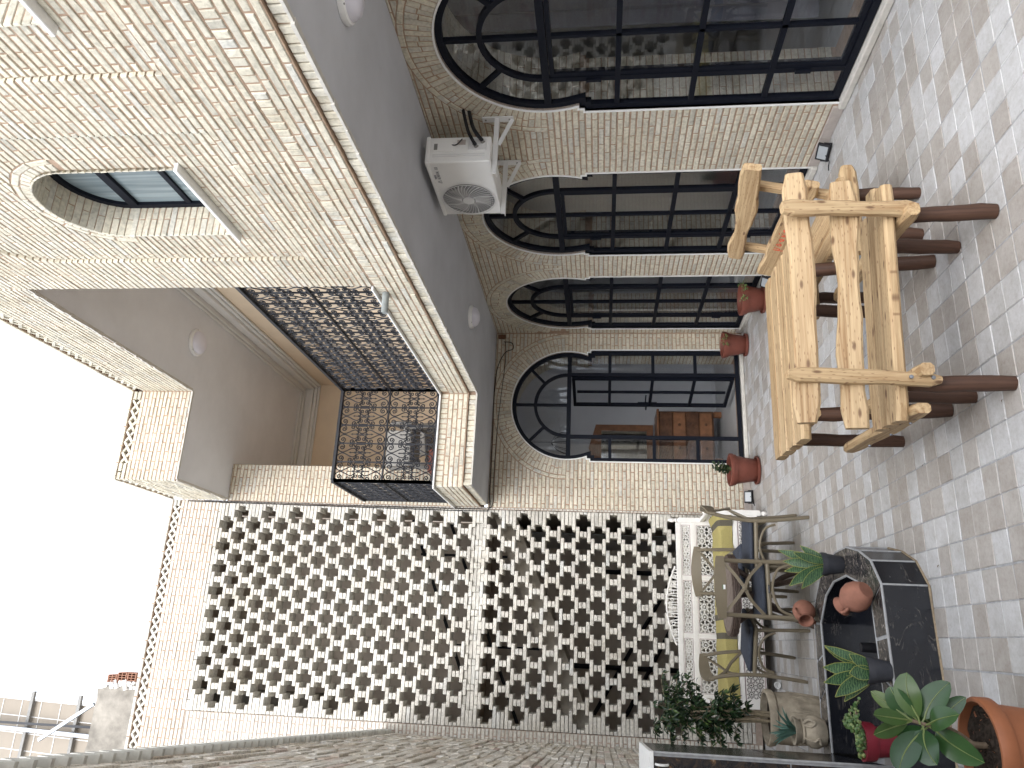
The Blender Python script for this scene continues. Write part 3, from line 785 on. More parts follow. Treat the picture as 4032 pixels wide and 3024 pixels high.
# ---------------------------------------------------------------- left wall of split stone
wf = thing('stone_wall', 'long left-hand wall clad in rough stacked stone strips', 'wall', (-.9, 7.5, 0))
def left_wall():
    ms = Masonry('stone', 'split_stone', 'stonework'); v = .01; row = 0
    while v < 3.84:
        h = random.choice((.05, .056, .062)); u = -.02-random.random()*.15; cp = random.uniform(.004, .012)
        while u < 10.9:
            L = random.uniform(.12, .42); a = max(u, .002)
            if u+L > .03:
                ms.piece([PL(a+.0005, v+.002), PL(u+L-.0005, v+.002), PL(u+L-.0005, v+h-.004), PL(a+.0005, v+h-.004)], PL.n, cp+random.uniform(-.006, .009), .03, random.uniform(.003, .007), .003)
            u += L
        v += h; row += 1
    ms.build(wf)
    w = MB(); w.prism([(-.0, 0), (11, 0), (11, 3.92), (-.0, 3.92)], lambda u, v, x: tuple(PL(u, v, x)), -.004, -.22); w.build('mortar_bed', 'stone_mortar', wf, fix=True)
    # saw-tooth course of bricks along the top
    cap = Masonry('coping_brick', 'pale_brick', 'coping')
    u = .03; i = 0
    while u < 10.8:
        b = MB(); r = random.random()
        c = .1*.5; z = 3.915
        prof = [(u+.004, z-.075), (u+.034, z-.075+.0), (u+.10, z-.03), (u+.098, z+.03), (u+.075, z+.058), (u+.03, z+.058), (u+.002, z+.02)]
        b.prism([(u+.036, z-.075), (u+.058, z-.075), (u+.086, z+.0), (u+.070, z+.058), (u+.024, z+.058), (u+.008, z+.0)], lambda a_, b_, w_: tuple(PL(a_, b_, w_)), -.05, .05, r)
        if i < 75: b.build('coping_brick', 'coping_stone', wf, fix=True)
        u += .106; i += 1
    w = MB(); w.prism([(0, 3.85), (11, 3.85), (11, 3.99), (0, 3.99)], lambda u, v, x: tuple(PL(u, v, x)), -.02, -.2); w.build('coping_bed', 'shaded_mortar', wf, fix=True)  # dark bed colour stands in for shade between the coping pieces
left_wall()
# ---------------------------------------------------------------- upper storey
wu = thing('upper_wall', 'bright cream brick upper storey wall overhanging the arched doors, arched window in it', 'wall', (XA, 3.5, ZS))
PCT = [(3.785, .685), (2.0, .67), (.22, .67)]       # recessed panels: centre, half width
def panel_half(v, hw):
    if v < 3.70: return None
    if v < 5.44: return hw
    d = v-5.44
    return math.sqrt(hw*hw-d*d) if d < hw else None
def soldier(ms, P, u0, u1, z0, z1, proud, step=.056):
    n = round((u1-u0)/step)
    for i in range(n):
        a, b = u0+(u1-u0)*i/n, u0+(u1-u0)*(i+1)/n
        ms.piece([P(a+.004, z0), P(b-.004, z0), P(b-.004, z1-random.uniform(0, .006)), P(a+.004, z1)], P.n, proud+random.uniform(-.004, .003), .05)
def win_half(v, hw=.355, zs=4.76):
    if v < 4.03: return None
    if v < zs: return hw
    d = v-zs
    return math.sqrt(hw*hw-d*d) if d < hw else None
def win_outline(c, hw=.355, zs=4.76, z0=4.03, n=24):
    return [(c-hw, z0), (c-hw, zs)]+[(c-hw*math.cos(math.pi*i/n), zs+hw*math.sin(math.pi*i/n)) for i in range(1, n)]+[(c+hw, zs), (c+hw, z0)]
def upper_wall():
    ms = Masonry('brick', 'cream_brick')
    u0, u1 = .3, 4.90
    soldier(ms, PA, u0, YB-.004, ZS+.006, 3.036, -.022)
    courses(ms, PA, u0, YB-.004, 3.044, 3.244, .05, .2, shift=.04)
    soldier(ms, PA, u0, YB-.05, 3.25, 3.325, 0)
    blk = lambda v: [(c-panel_half(v, w), c+panel_half(v, w)) for c, w in PCT if panel_half(v, w)]
    courses(ms, PA, u0, u1, 3.332, 6.69, .0446, .2, blocked=blk, shift=.07)
    wins = [3.775, 1.985]
    for (c, w), wc in zip(PCT[:2], wins):
        def blk2(v, c=c, w=w, wc=wc):
            h = panel_half(v, w); r = []
            if h is None: return [(-9, 99)]
            r += [(-9, c-h), (c+h, 99)]
            k = win_half(v)
            if k is not None:
                k2 = k+.006 if v < 4.76 else math.sqrt(max(0, (.355+.115)**2-(v-4.76)**2)); r.append((wc-k2, wc+k2))
            elif 4.76 <= v < 4.76+.47: k2 = math.sqrt((.47)**2-(v-4.76)**2); r.append((wc-k2, wc+k2))
            return r
        courses(ms, PA, c-w, c+w, 3.70, 6.12, .0446, .2, blocked=blk2, proud=-.022, depth=.03, shift=.02)
        n = 26
        for i in range(n):
            a, b = math.pi*i/n+.008, math.pi*(i+1)/n-.008
            ms.piece([PA(wc+r*math.cos(t), 4.76+r*math.sin(t)) for r, t in ((.36, a), (.418, a), (.418, b), (.36, b))], PA.n, -.022+random.uniform(-.002, .002), .03)
        for i in range(9):
            a, b = math.pi*i/9+.012, math.pi*(i+1)/9-.012
            ms.piece([PA(wc+r*math.cos(t), 4.76+r*math.sin(t)) for r, t in ((.426, a), (.465, a), (.465, b), (.426, b))], PA.n, -.022+random.uniform(-.002, .002), .03)
        # reveal
        row = 0; v = 4.06
        while v < 4.74:
            cuts = [.004, .24] if row % 2 else [.004, .13, .24]
            for x, y in zip(cuts[:-1], cuts[1:]):
                for s in (-1, 1): ms.piece([PA(wc+s*.355, v+.003, -x-.003), PA(wc+s*.355, v+.003, -y+.003), PA(wc+s*.355, v+.041, -y+.003), PA(wc+s*.355, v+.041, -x-.003)], -PA.u*s, .004, .01, .003)
            v += .0446; row += 1
        for i in range(24):
            a, b = math.pi*i/24+.006, math.pi*(i+1)/24-.006; tm = (a+b)/2
            cuts = [.004, .24] if i % 2 else [.004, .13, .24]
            for x, y in zip(cuts[:-1], cuts[1:]):
                ms.piece([PA(wc+.355*math.cos(t), 4.76+.355*math.sin(t), -w) for t, w in ((a, x+.003), (b, x+.003), (b, y-.003), (a, y-.003))], -(PA.u*math.cos(tm)+PA.v*math.sin(tm)), .004, .01, .003)
    zig(ms, PA, u0, u1-.01, 6.70, 6.785); courses(ms, PA, u0, u1, 6.79, 6.835, .045, .2, proud=.004)
    ms.build(wu)
    w = MB()
    slab_with_holes(w, PA, [(u0, 3.329), (u1-.004, 3.329), (u1-.004, 6.692), (u0, 6.692)], [win_outline(c)[::-1] for c in wins], -.0275, -.30)
    po = []
    for c, hw in PCT[:2]: hw += .012; po.append([(c-hw, 3.69)]+[(c-hw*math.cos(math.pi*i/20), 5.44+hw*math.sin(math.pi*i/20)) for i in range(21)]+[(c+hw, 3.69)])
    slab_with_holes(w, PA, [(u0, 3.3292), (u1-.003, 3.3292), (u1-.003, 6.6915), (u0, 6.6915)], [p[::-1] for p in po], -.005, -.027)
    w.box(XA+.0055, u0, 3.04, XA+.3, YB+.01, 3.328); w.box(XA+.034, u0, ZS+.002, XA+.3, YB+.01, 3.0395)
    w.box(XA+.0055, u0, 6.7905, XA+.3, u1-.005, 6.83)
    w.build('mortar_bed', 'mortar', wu, fix=True)
    w = MB(); w.box(XA+.05, u0, 6.6925, XA+.3, u1-.005, 6.79); w.build('frieze_recess', 'shaded_mortar', wu)
    for wc in wins:
        ol = win_outline(wc, z0=4.05); q = MB(); ribbon(q, PA, offset_poly(ol, -.002), offset_poly(ol, -.045), -.215, -.265, closed=True)
        F = q.build('window', 'black_steel', wu, fix=True)
        q = MB(); ribbon(q, PA, [(wc-.31, 4.73), (wc+.31, 4.73)], [(wc-.31, 4.79), (wc+.31, 4.79)], -.213, -.262); q.build('transom', 'black_steel', F, fix=True)
        q = MB(); ribbon(q, PA, [(wc-.31, 4.35), (wc+.31, 4.35)], [(wc-.31, 4.385), (wc+.31, 4.385)], -.22, -.258); q.build('glazing_bar', 'black_steel', F, fix=True)
        q = MB(); ribbon(q, PA, [(wc-.02, 4.1), (wc-.02, 4.35)], [(wc+.02, 4.1), (wc+.02, 4.35)], -.221, -.257); 
        for a, b, mt in ((4.09, 4.35, 'frosted_pane'), (4.385, 4.73, 'frosted_pane')):
            q = MB(); q.prism([(wc-.312, a), (wc+.312, a), (wc+.312, b), (wc-.312, b)], lambda u, v, x: tuple(PA(u, v, x)), -.238, -.243); q.build('pane', mt, F, fix=True)
        q = MB(); q.prism([(wc+.33*math.cos(math.pi*i/16), 4.77+.32*math.sin(math.pi*i/16)) for i in range(17)], lambda u, v, x: tuple(PA(u, v, x)), -.238, -.243); q.build('pane', 'frosted_pane', F, fix=True)
        s = MB(); s.box(XA-.03, wc-.40, 4.008, XA+.21, wc+.40, 4.032); s.build('window_sill', 'white_plaster', wu, bevel=.004)
    b = MB(); b.box(XA+.3, .3, 3.3, 6.5, 4.88, 6.6); b.build('room_light_block', 'loggia_plaster', wu)  # unseen box added behind the wall to keep sky light out
upper_wall()
# ---------------------------------------------------------------- balcony
bal = thing('balcony', 'L-shaped brick edged balcony slab with grey soffit above the arched doors', 'balcony', (2.0, 8, ZS))
def balcony():
    ms = Masonry('brick', 'cream_brick')
    for P, a, b in ((PF, XC+.002, XA-.002), (PC, YB+.004, YW-.004)):
        soldier(ms, P, a+(.03 if P is PF else .0), b, ZS+.006, 3.036, -.022)
        courses(ms, P, a, b, 3.044, 3.244, .05, .2, shift=.04)
        soldier(ms, P, a, b, 3.25, 3.325, 0)
    ms.build(bal, 300)
    w = MB()
    L = lambda x0, y0: [(x0, y0), (XR+.4, y0), (XR+.4, YW+.0), (x0, YW+.0)]
    w.box(XC+.034, YB+.034, ZS+.0025, XA+.3, YW-.002, 3.0395); w.box(XC+.0055, YB+.0055, 3.04, XA+.3, YW-.002, 3.328)
    w.build('mortar_bed', 'mortar', bal)
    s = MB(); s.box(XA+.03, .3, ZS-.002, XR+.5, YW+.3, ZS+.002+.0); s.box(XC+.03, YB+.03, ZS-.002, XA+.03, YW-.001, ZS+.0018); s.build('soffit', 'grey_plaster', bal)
    # ragged plaster lip along the slab edge
    q = MB(); y = .3
    while y < YB-.02:
        d = random.uniform(.03, .09); e = random.uniform(.002, .016); q.box(XA+.012-e, y, ZS-.006-e*.4, XA+.034, y+d, ZS+.006); y += d
    x = XC+.03
    while x < XA:
        d = random.uniform(.03, .09); e = random.uniform(.002, .014); q.box(x, YB+.012-e, ZS-.006-e*.4, min(x+d, XA+.01), YB+.034, ZS+.006); x += d
    q.build('plaster_lip', 'sill_stone', bal)
    c = MB(); c.box(XA-.028, 4.905, 3.329, XA+.16, YB+.12, ZC1+.01); c.build('coping', 'white_plaster', bal, bevel=.003)
    c = MB(); c.box(XC-.028, YB-.028, 3.3285, XA-.03, YB+.12, ZC1+.0095); c.build('coping', 'white_plaster', bal, bevel=.003)
    c = MB(); c.box(XC-.028, YB+.125, 3.3285, XC+.12, YW-.003, ZC1+.0095); c.build('coping', 'white_plaster', bal, bevel=.003)
    f = MB(); f.box(XC+.13, YB+.13, 3.3295, 3.5, 10.45, ZC1); f.box(XA+.17, 4.9, 3.3294, 3.5, YB+.125, ZC1-.0005); f.build('balcony_floor', 'skirting_tile', bal)
balcony()
# loggia walls, ceiling and mouldings
def loggia():
    r = MB(); Y0, Y1, X1 = 4.9, 10.45, 3.5
    r.add([(X1, Y0, ZC1), (X1, Y1, ZC1), (X1, Y1, ZU), (X1, Y0, ZU)], [(0, 1, 2, 3)])
    r.add([(1.87, Y1, ZC1), (X1, Y1, ZC1), (X1, Y1, ZU), (1.87, Y1, ZU)], [(0, 1, 2, 3)])
    r.add([(1.868, YW+.012, ZC1), (1.868, Y1, ZC1), (1.868, Y1, ZU), (1.868, YW+.012, ZU)], [(0, 1, 2, 3)])
    r.add([(XA+.3, Y0, ZC1), (X1, Y0, ZC1), (X1, Y0, ZU), (XA+.3, Y0, ZU)], [(0, 1, 2, 3)])
    # shallow wall frames
    for y0, y1 in ((5.3, 7.6), (7.9, 10.2)):
        for a, b in ((3.5, 5.35),): 
            r.box(X1-.03, y0, 5.30, X1-.001, y1, 5.42); r.box(X1-.03, y0-.12, 3.4, X1-.001, y0, 5.42)
    tag(r.build('loggia_walls', 'cream_paint'), kind='structure')
    m_ = MB()
    for d, dz0, dz1 in ((.17, 0, .035), (.145, .035, .06), (.09, .06, .17), (.055, .17, .215), (.035, .215, .25)):
        m_.box(X1-d, Y0, ZU-dz1, X1-.002, Y1-.001, ZU-dz0-.001)
        m_.box(1.869, Y1-d, ZU-dz1, X1-d-.001, Y1-.002, ZU-dz0-.001)
    tag(m_.build('cornice_moulding', 'moulding_paint', bevel=.012, seg=2), kind='structure')
loggia()
# ---------------------------------------------------------------- roof overhang
ov = thing('roof_parapet', 'brick faced roof overhang above the balcony with a crossed brick frieze', 'parapet', (2, 8, ZU))
def overhang():
    ms = Masonry('brick', 'cream_brick')
    for P, a, b in ((PA, 4.904, YB-.004), (PF, XC+.002, XA-.002), (PC, YB+.004, YW-.002)):
        n = 13; h = (6.69-ZU-.006)/n
        courses(ms, P, a, b, ZU+.006, 6.69, h, .2, shift=.03)
        z0 = a+(.18 if P is PF else .02); z1 = b-(.10 if P is PF else .02)
        zig(ms, P, z0, z1, 6.70, 6.785)
        if P is PF: courses(ms, P, a, z0-.004, 6.694, 6.79, .048, .2); courses(ms, P, z1+.004, b, 6.694, 6.79, .048, .2)
        courses(ms, P, a, b, 6.79, 6.835, .045, .2, proud=.004)
    ms.build(ov, 300)
    w = MB()
    w.box(XA+.0055, 4.897, ZU+.0025, XA+.3, YB+.3, 6.692); w.box(XC+.0055, YB+.0055, ZU+.002, XA+.007, YW-.001, 6.691)
    w.box(XA+.0055, 4.899, 6.7905, XA+.3, YB+.3, 6.83); w.box(XC+.0055, YB+.0055, 6.7905, XA+.007, YW-.001, 6.829)
    w.build('mortar_bed', 'mortar', ov)
    w = MB(); w.box(XA+.05, 4.898, 6.6925, XA+.3, YB+.3, 6.79); w.box(XC+.05, YB+.05, 6.6925, XA+.049, YW-.001, 6.789); w.build('frieze_recess', 'shaded_mortar', ov)
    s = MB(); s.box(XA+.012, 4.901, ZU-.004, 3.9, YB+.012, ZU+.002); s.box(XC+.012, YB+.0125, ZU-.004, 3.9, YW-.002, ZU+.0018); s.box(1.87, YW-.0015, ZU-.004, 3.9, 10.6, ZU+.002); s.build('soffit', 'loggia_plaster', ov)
    q = MB(); y = 4.91
    while y < YB-.02:
        d = random.uniform(.03, .09); e = random.uniform(.002, .016); q.box(XA+.010-e, y, ZU-.008-e*.5, XA+.03, y+d, ZU+.005); y += d
    x = XC+.02
    while x < XA:
        d = random.uniform(.03, .09); e = random.uniform(.002, .014); q.box(x, YB+.010-e, ZU-.008-e*.5, min(x+d, XA+.01), YB+.03, ZU+.005); x += d
    y = YB+.02
    while y < YW-.03:
        d = random.uniform(.03, .09); e = random.uniform(.002, .014); q.box(XC+.010-e, y, ZU-.008-e*.5, XC+.03, y+d, ZU+.005); y += d
    q.build('plaster_lip', 'sill_stone', ov)
    b = MB(); b.box(XA+.31, 4.9, ZU+.01, 4.2, 10.8, 6.6); b.box(1.6, YW+.02, ZU+.012, XA+.309, 10.8, 6.6); b.build('roof_light_block', 'loggia_plaster', ov)  # unseen slab added over the loggia to block light from above
overhang()
# ---------------------------------------------------------------- balcony railing of wrought iron
def spiral(c, r0, r1, a0, turns, n=12):
    return [(c[0]+(r0+(r1-r0)*i/n)*math.cos(a0+turns*2*math.pi*i/n), c[1]+(r0+(r1-r0)*i/n)*math.sin(a0+turns*2*math.pi*i/n)) for i in range(n+1)]
def smooth2(pts, n=4):
    out = []
    P_ = [np.array(p, float) for p in pts]
    for i in range(len(P_)-1):
        p0 = P_[max(i-1, 0)]; p1 = P_[i]; p2 = P_[i+1]; p3 = P_[min(i+2, len(P_)-1)]
        for k in range(n):
            t = k/n; out.append(.5*((2*p1)+(-p0+p2)*t+(2*p0-5*p1+4*p2-p3)*t*t+(-p0+3*p1-3*p2+p3)*t**3))
    out.append(P_[-1]); return [tuple(p) for p in out]
def scroll_mesh(a=.199, b=.52):
    m_ = MB()
    def st(pts, r=.0056):
        for sx in (-1, 1):
            for sz in (-1, 1): m_.tube([(sx*x, 0, sz*z) for x, z in pts], r, 4)
    # quadrant strokes: x from the centre line outwards, z from the middle to the end
    cx, cz = .29*a, (.5-.115)*b
    big = spiral((cx, cz), .008, .027, 0.2, 1.15, 12)
    sw = smooth2([big[-1], (.40*a, .43*b), (.25*a, .485*b), (.47*a, .47*b)], 1)
    st(smooth2([(cx-.004, cz-.006), (cx+.008, cz-.010), (cx+.012, cz+.006), (cx-.002, cz+.016), (cx-.018, cz+.006), (cx-.014, cz-.016), (cx+.006, cz-.026), (cx+.03, cz-.012), (cx+.036, cz+.014), (cx+.02, cz+.038), (cx-.012, cz+.047), (cx-.04, cz+.026), (.02*a, cz-.012), (.10*a, cz-.055), (.19*a, cz-.09), (.235*a, cz-.125), (.17*a, cz-.15), (.04*a, cz-.16)], 3))
    c2 = (.385*a, .19*b)
    st(smooth2([(c2[0], c2[1]+.003), (c2[0]+.007, c2[1]-.004), (c2[0]+.002, c2[1]-.012), (c2[0]-.012, c2[1]-.008), (c2[0]-.014, c2[1]+.012), (c2[0]+.002, c2[1]+.022), (c2[0]+.02, c2[1]+.008), (c2[0]+.016, c2[1]-.018), (.30*a, .115*b), (.30*a, .105*b), (.44*a, .085*b), (.445*a, 0)], 3))
    c3 = (.25*a, .047*b)
    st(smooth2([(c3[0], c3[1]), (c3[0]+.006, c3[1]+.004), (c3[0]+.002, c3[1]+.011), (c3[0]-.010, c3[1]+.007), (c3[0]-.009, c3[1]-.010), (c3[0]+.008, c3[1]-.014), (c3[0]+.018, c3[1]+.002), (c3[0]+.008, c3[1]+.021), (.13*a, .07*b), (.06*a, .03*b), (.04*a, 0)], 3), .005)
    m_.tube([(0, 0, z) for z in (-.235*b, -.20*b, -.185*b, 0, .185*b, .20*b, .235*b)], [.001, .009, .005, .005, .005, .009, .001], 5)
    for z in (-.1*b, .1*b): m_.cbox((0, 0, z), (.018, .018, .016))
    for z in (-.385*b, .385*b):
        for x in (-.5*a, .5*a): m_.cbox((x, 0, z), (.017, .016, .022))
    for z in (-.19*b, .19*b): m_.cbox((.5*a, 0, z), (.017, .016, .022))
    return m_
rl = thing('balcony_railing', 'black wrought iron balcony railing of curled scrolls', 'railing', (2.0, 7.5, ZC1))
def railing():
    XA_, YB_, XC_ = XA+.05, YB+.05, XC+.05; z0, zm, z1 = 3.37, 3.895, 4.42
    runs = [((XA_, 4.90), (XA_, YB_), 13), ((XA_, YB_), (XC_, YB_), 5), ((XC_, YB_), (XC_, YW), 6)]
    pm = scroll_mesh().build('scroll_panel', 'black_iron', rl, smooth=True, local=True); first = True
    for a, b, n in runs:
        a, b = Vector((a[0], a[1], 0)), Vector((b[0], b[1], 0)); d = (b-a).normalized(); L = (b-a).length
        for z, w, t, nm in ((z1, .05, .028, 'top_rail'), (zm, .026, .014, 'middle_rail'), (z0, .03, .016, 'bottom_rail')):
            q = MB(); q.bar(a+Vector((0, 0, z)), b+Vector((0, 0, z)), w, t); q.build(nm, 'black_iron', rl)
        for i in range(n+1):
            p = a+d*L*i/n
            q = MB(); q.bar(p+Vector((0, 0, z0+.008)), p+Vector((0, 0, z1-.014)), .012 if 0 < i < n else .03, .012 if 0 < i < n else .03, up=d); q.build('upright', 'black_iron', rl)
        for i in range(n):
            c = a+d*L*(i+.5)/n
            for z in ((z0+zm)/2, (zm+z1)/2):
                o = pm if first else pm.copy()
                if not first: COL.objects.link(o)
                first = False
                o.parent = rl; o.location = Vector((c.x, c.y, z))-org(rl); o.rotation_euler = (0, 0, math.atan2(d.y, d.x)); o.scale = (L/n/.199, 1, 1)
railing()
t = tag(MB().tube([(XA-.16, 5.02, 3.262), (XA+.05, 5.02, 3.268)], .026, 14, cap=False).tube([(XA+.05, 5.02, 3.268), (XA-.158, 5.02, 3.262)], .021, 14).build('drain_pipe', 'pipe_grey', smooth=True), 'short grey drain spout sticking out of the balcony edge', 'pipe')
# ---------------------------------------------------------------- lamps on the soffits
def bulkhead(c, label, rot=None, r=.115):
    t = thing('ceiling_light', label, 'lamp', c, group='round bulkhead lamps')
    R_ = rot or Matrix.Rotation(math.pi, 3, 'X')
    b = MB(); b.lathe([(r, 0), (r*1.02, .012), (r*.98, .03), (r*.86, .036)], (0, 0, 0), 36, R_); b.build('rim', 'white_enamel', t, smooth=True, local=True)
    b = MB(); b.lathe([(r*.86, .03), (r*.84, .05), (r*.7, .075), (r*.4, .092), (.001, .098)], (0, 0, 0), 36, R_); b.build('lens', 'lamp_glass', t, smooth=True, local=True)
    b = MB()
    for k in range(3):
        q = R_ @ Vector((r*.93*math.cos(k*2.09+.4), r*.93*math.sin(k*2.09+.4), .031)); b.cbox(q, (.008, .008, .008))
    b.build('screw', 'grey_steel', t, local=True)
bulkhead((2.99, 6.78, ZS-.004), 'round white lamp on the grey soffit above the corner door')
bulkhead((3.0, 2.87, ZS-.004), 'round white lamp on the grey soffit cut by the frame above the nearest door')
bulkhead((2.94, 7.33, ZU-.006), 'round white lamp on the loggia ceiling', r=.15)
bulkhead((2.35, 10.44, 4.62), 'round lamp on the loggia wall behind the iron scrolls', Matrix.Rotation(math.pi/2, 3, 'X'), .16)
# ---------------------------------------------------------------- air conditioner
def aircon():
    x0, x1, y0, y1, z0, z1 = 3.15, 3.36, 4.455, 5.145, 2.44, 2.905
    t = thing('air_conditioner', 'white outdoor air conditioner unit with round fan grille under the soffit', 'air conditioner', (x0, 4.8, z0))
    b = MB(); b.box(x0, y0, z0, x1, y1, z1-.012); b.build('casing', 'white_enamel', t, bevel=.012, seg=3)
    b = MB(); b.box(x0-.006, y0-.006, z1-.03, x1+.006, y1+.006, z1); b.build('lid', 'white_enamel', t, bevel=.008, seg=2)
    cy, cz, R_ = 4.925, 2.665, .195
    FN = lambda u, v, w: (x0-w, cy+u, cz+v)
    b = MB(); b.prism([(R_*math.cos(k*math.pi/20), R_*math.sin(k*math.pi/20)) for k in range(40)], FN, .0012, .003); b.build('fan_recess', 'grille_dark', t, fix=True)
    # fan behind the guard
    b = MB()
    for k in range(3):
        a0 = k*2.094+.5; pts = [(.05*math.cos(a0), .05*math.sin(a0)), (.17*math.cos(a0-.35), .17*math.sin(a0-.35)), (.175*math.cos(a0+.45), .175*math.sin(a0+.45)), (.06*math.cos(a0+.7), .06*math.sin(a0+.7))]
        b.prism(pts, FN, .004, .006)
    b.build('fan_blade', 'grey_steel', t, fix=True)
    for r in (.20, .183, .168, .153, .138, .123, .108, .093, .078, .063):
        b = MB(); b.tube([FN(r*math.cos(k*math.pi/18), r*math.sin(k*math.pi/18), .013) for k in range(36)], .0035 if r > .19 else .0016, 4, closed=True); b.build('guard_ring', 'white_metal', t, smooth=True)
    b = MB()
    for k in range(40):
        a = k*math.pi/20; tw = .55
        b.tube([FN(r*math.cos(a+tw*(r/.2)), r*math.sin(a+tw*(r/.2)), .0145) for r in (.05, .09, .13, .17, .2)], .0021 if k % 5 else .004, 4)
    b.build('guard_spokes', 'white_metal', t)
    b = MB(); b.prism([(.045*math.cos(k*math.pi/12), .045*math.sin(k*math.pi/12)) for k in range(24)], FN, .012, .02); b.build('hub_cap', 'white_metal', t, fix=True)
    # pressed ribs and service panel on the near side
    for z in (2.53, 2.58, 2.63):
        pass
    b = MB()
    for x in (x0+.045, x0+.06): b.box(x, y0-.004, z0+.04, x+.006, y0+.004, z1-.05)
    b.build('pressed_rib', 'white_metal', t, bevel=.0015)
    b = MB(); b.box(x0+.085, y0-.008, 2.70, x1-.03, y0+.004, 2.86); b.build('terminal_cover', 'white_enamel', t, bevel=.004)
    b = MB(); b.box(x0+.10, y0-.0095, 2.82, x0+.15, y0-.006, 2.845); b.build('grip', 'grey_steel', t)
    b = MB(); b.box(x0+.09, y0-.007, 2.47, x1-.025, y0+.004, 2.60); b.build('valve_plate', 'white_metal', t, bevel=.003)
    b = MB()
    for x, z in ((x0+.12, 2.545), (x0+.155, 2.50)): b.tube([(x, y0, z), (x, y0-.03, z)], .014, 8); b.tube([(x-.01, y0-.022, z-.02), (x+.01, y0-.022, z+.02)], .006, 6)
    b.build('valve', 'grey_steel', t)
    b = MB(); b.box(x0+.14, y0-.0055, 2.62, x0+.18, y0-.002, 2.68); b.build('rating_label', 'skirting_tile', t)
    # small logo: a triangle mark and two short words
    b = MB(); w = .0016
    ST = {'T': [[(0, 1), (.7, 1)], [(.35, 1), (.35, 0)]], 'U': [[(0, 1), (0, .1), (.3, 0), (.6, .1), (.6, 1)]], 'R': [[(0, 0), (0, 1), (.55, .9), (.55, .6), (0, .5), (.6, 0)]], 'B': [[(0, 0), (0, 1), (.5, .85), (.1, .5), (.55, .2), (0, 0)]], 'O': [[(.1, 0), (0, .5), (.1, 1), (.5, 1), (.6, .5), (.5, 0), (.1, 0)]],
          'G': [[(.6, .9), (.1, 1), (0, .5), (.1, 0), (.6, .1), (.6, .5), (.35, .5)]], 'E': [[(.55, 1), (0, 1), (0, 0), (.55, 0)], [(0, .5), (.45, .5)]], 'N': [[(0, 0), (0, 1), (.6, 0), (.6, 1)]], 'A': [[(0, 0), (.3, 1), (.6, 0)], [(.12, .4), (.48, .4)]], 'L': [[(0, 1), (0, 0), (.5, 0)]], 'C': [[(.6, .9), (.1, 1), (0, .5), (.1, 0), (.6, .1)]], ' ': []}
    def word(s, y, z, h):
        for ch in s:
            for st in ST[ch]: b.tube([(x0-.0012, y-p[0]*h*.85, z+p[1]*h) for p in st], w, 4)
            y -= h*.78
    # the lettering runs away from the near edge
    def word2(s, y, z, h):
        for ch in s:
            for st in ST[ch]: b.tube([(x0-.0012, y-p[0]*h*.8, z+p[1]*h) for p in st], w, 4)
            y -= h*.75
    word2('TURBO', 4.655, 2.855, .014); word2('GENERAL CO', 4.655, 2.828, .02)
    b.tube([(x0-.0012, 4.69, 2.855), (x0-.0012, 4.705, 2.828), (x0-.0012, 4.672, 2.828), (x0-.0012, 4.69, 2.855)], .0022, 4)
    b.build('logo', 'grey_ink', t)
    for k, yy in enumerate((4.55, 5.08)):
        q = thing('wall_bracket', ('angle bracket nearer the camera' if k == 0 else 'farther angle bracket')+' carrying the white air conditioner', 'bracket', (XR, yy, 2.4), group='air conditioner brackets')
        b = MB(); b.box(3.10, yy-.018, 2.403, XR-.012, yy+.018, 2.408); b.box(3.10, yy-.018, 2.408, XR-.012, yy-.0135, 2.437); b.build('arm', 'white_metal', q)
        b = MB(); b.box(XR-.012, yy-.03, 2.30, XR-.004, yy+.03, 2.53); b.build('wall_plate', 'white_metal', q, bevel=.002)
        b = MB(); b.bar((3.35, yy, 2.4), (XR-.014, yy, 2.31), .03, .006, up=(0, 1, 0)); b.build('brace', 'white_metal', q)
        b = MB(); b.cbox((XR-.014, yy, 2.505), (.006, .012, .012)); b.cbox((XR-.014, yy, 2.33), (.006, .012, .012)); b.build('bolt', 'grey_steel', q)
    tag(MB().tube(smooth_pts([(x0+.12, y0-.03, 2.545), (x0+.13, y0-.07, 2.56), (x0+.22, y0-.06, 2.60), (XR+.02, y0-.0, 2.66)], 4), .012, 8).tube(smooth_pts([(x0+.155, y0-.03, 2.5), (x0+.17, y0-.08, 2.53), (x0+.26, y0-.05, 2.57), (XR+.02, y0+.02, 2.62)], 4), .014, 8).tube(smooth_pts([(x0+.14, y0-.004, 2.72), (x0+.13, y0-.02, 2.68), (x0+.17, y0-.03, 2.64)], 4), .004, 6).build('pipework', 'cable_black', smooth=True), 'black insulated pipes looping from the air conditioner into the wall', 'pipe')
def smooth_pts(pts, n=4):
    P_ = [Vector(p) for p in pts]; out = []
    for i in range(len(P_)-1):
        p0 = P_[max(i-1, 0)]; p1 = P_[i]; p2 = P_[i+1]; p3 = P_[min(i+2, len(P_)-1)]
        for k in range(n):
            t = k/n; out.append(.5*((2*p1)+(p2-p0)*t+(2*p0-5*p1+4*p2-p3)*t*t+(3*p1-p0-3*p2+p3)*t**3))
    out.append(P_[-1]); return out
aircon()
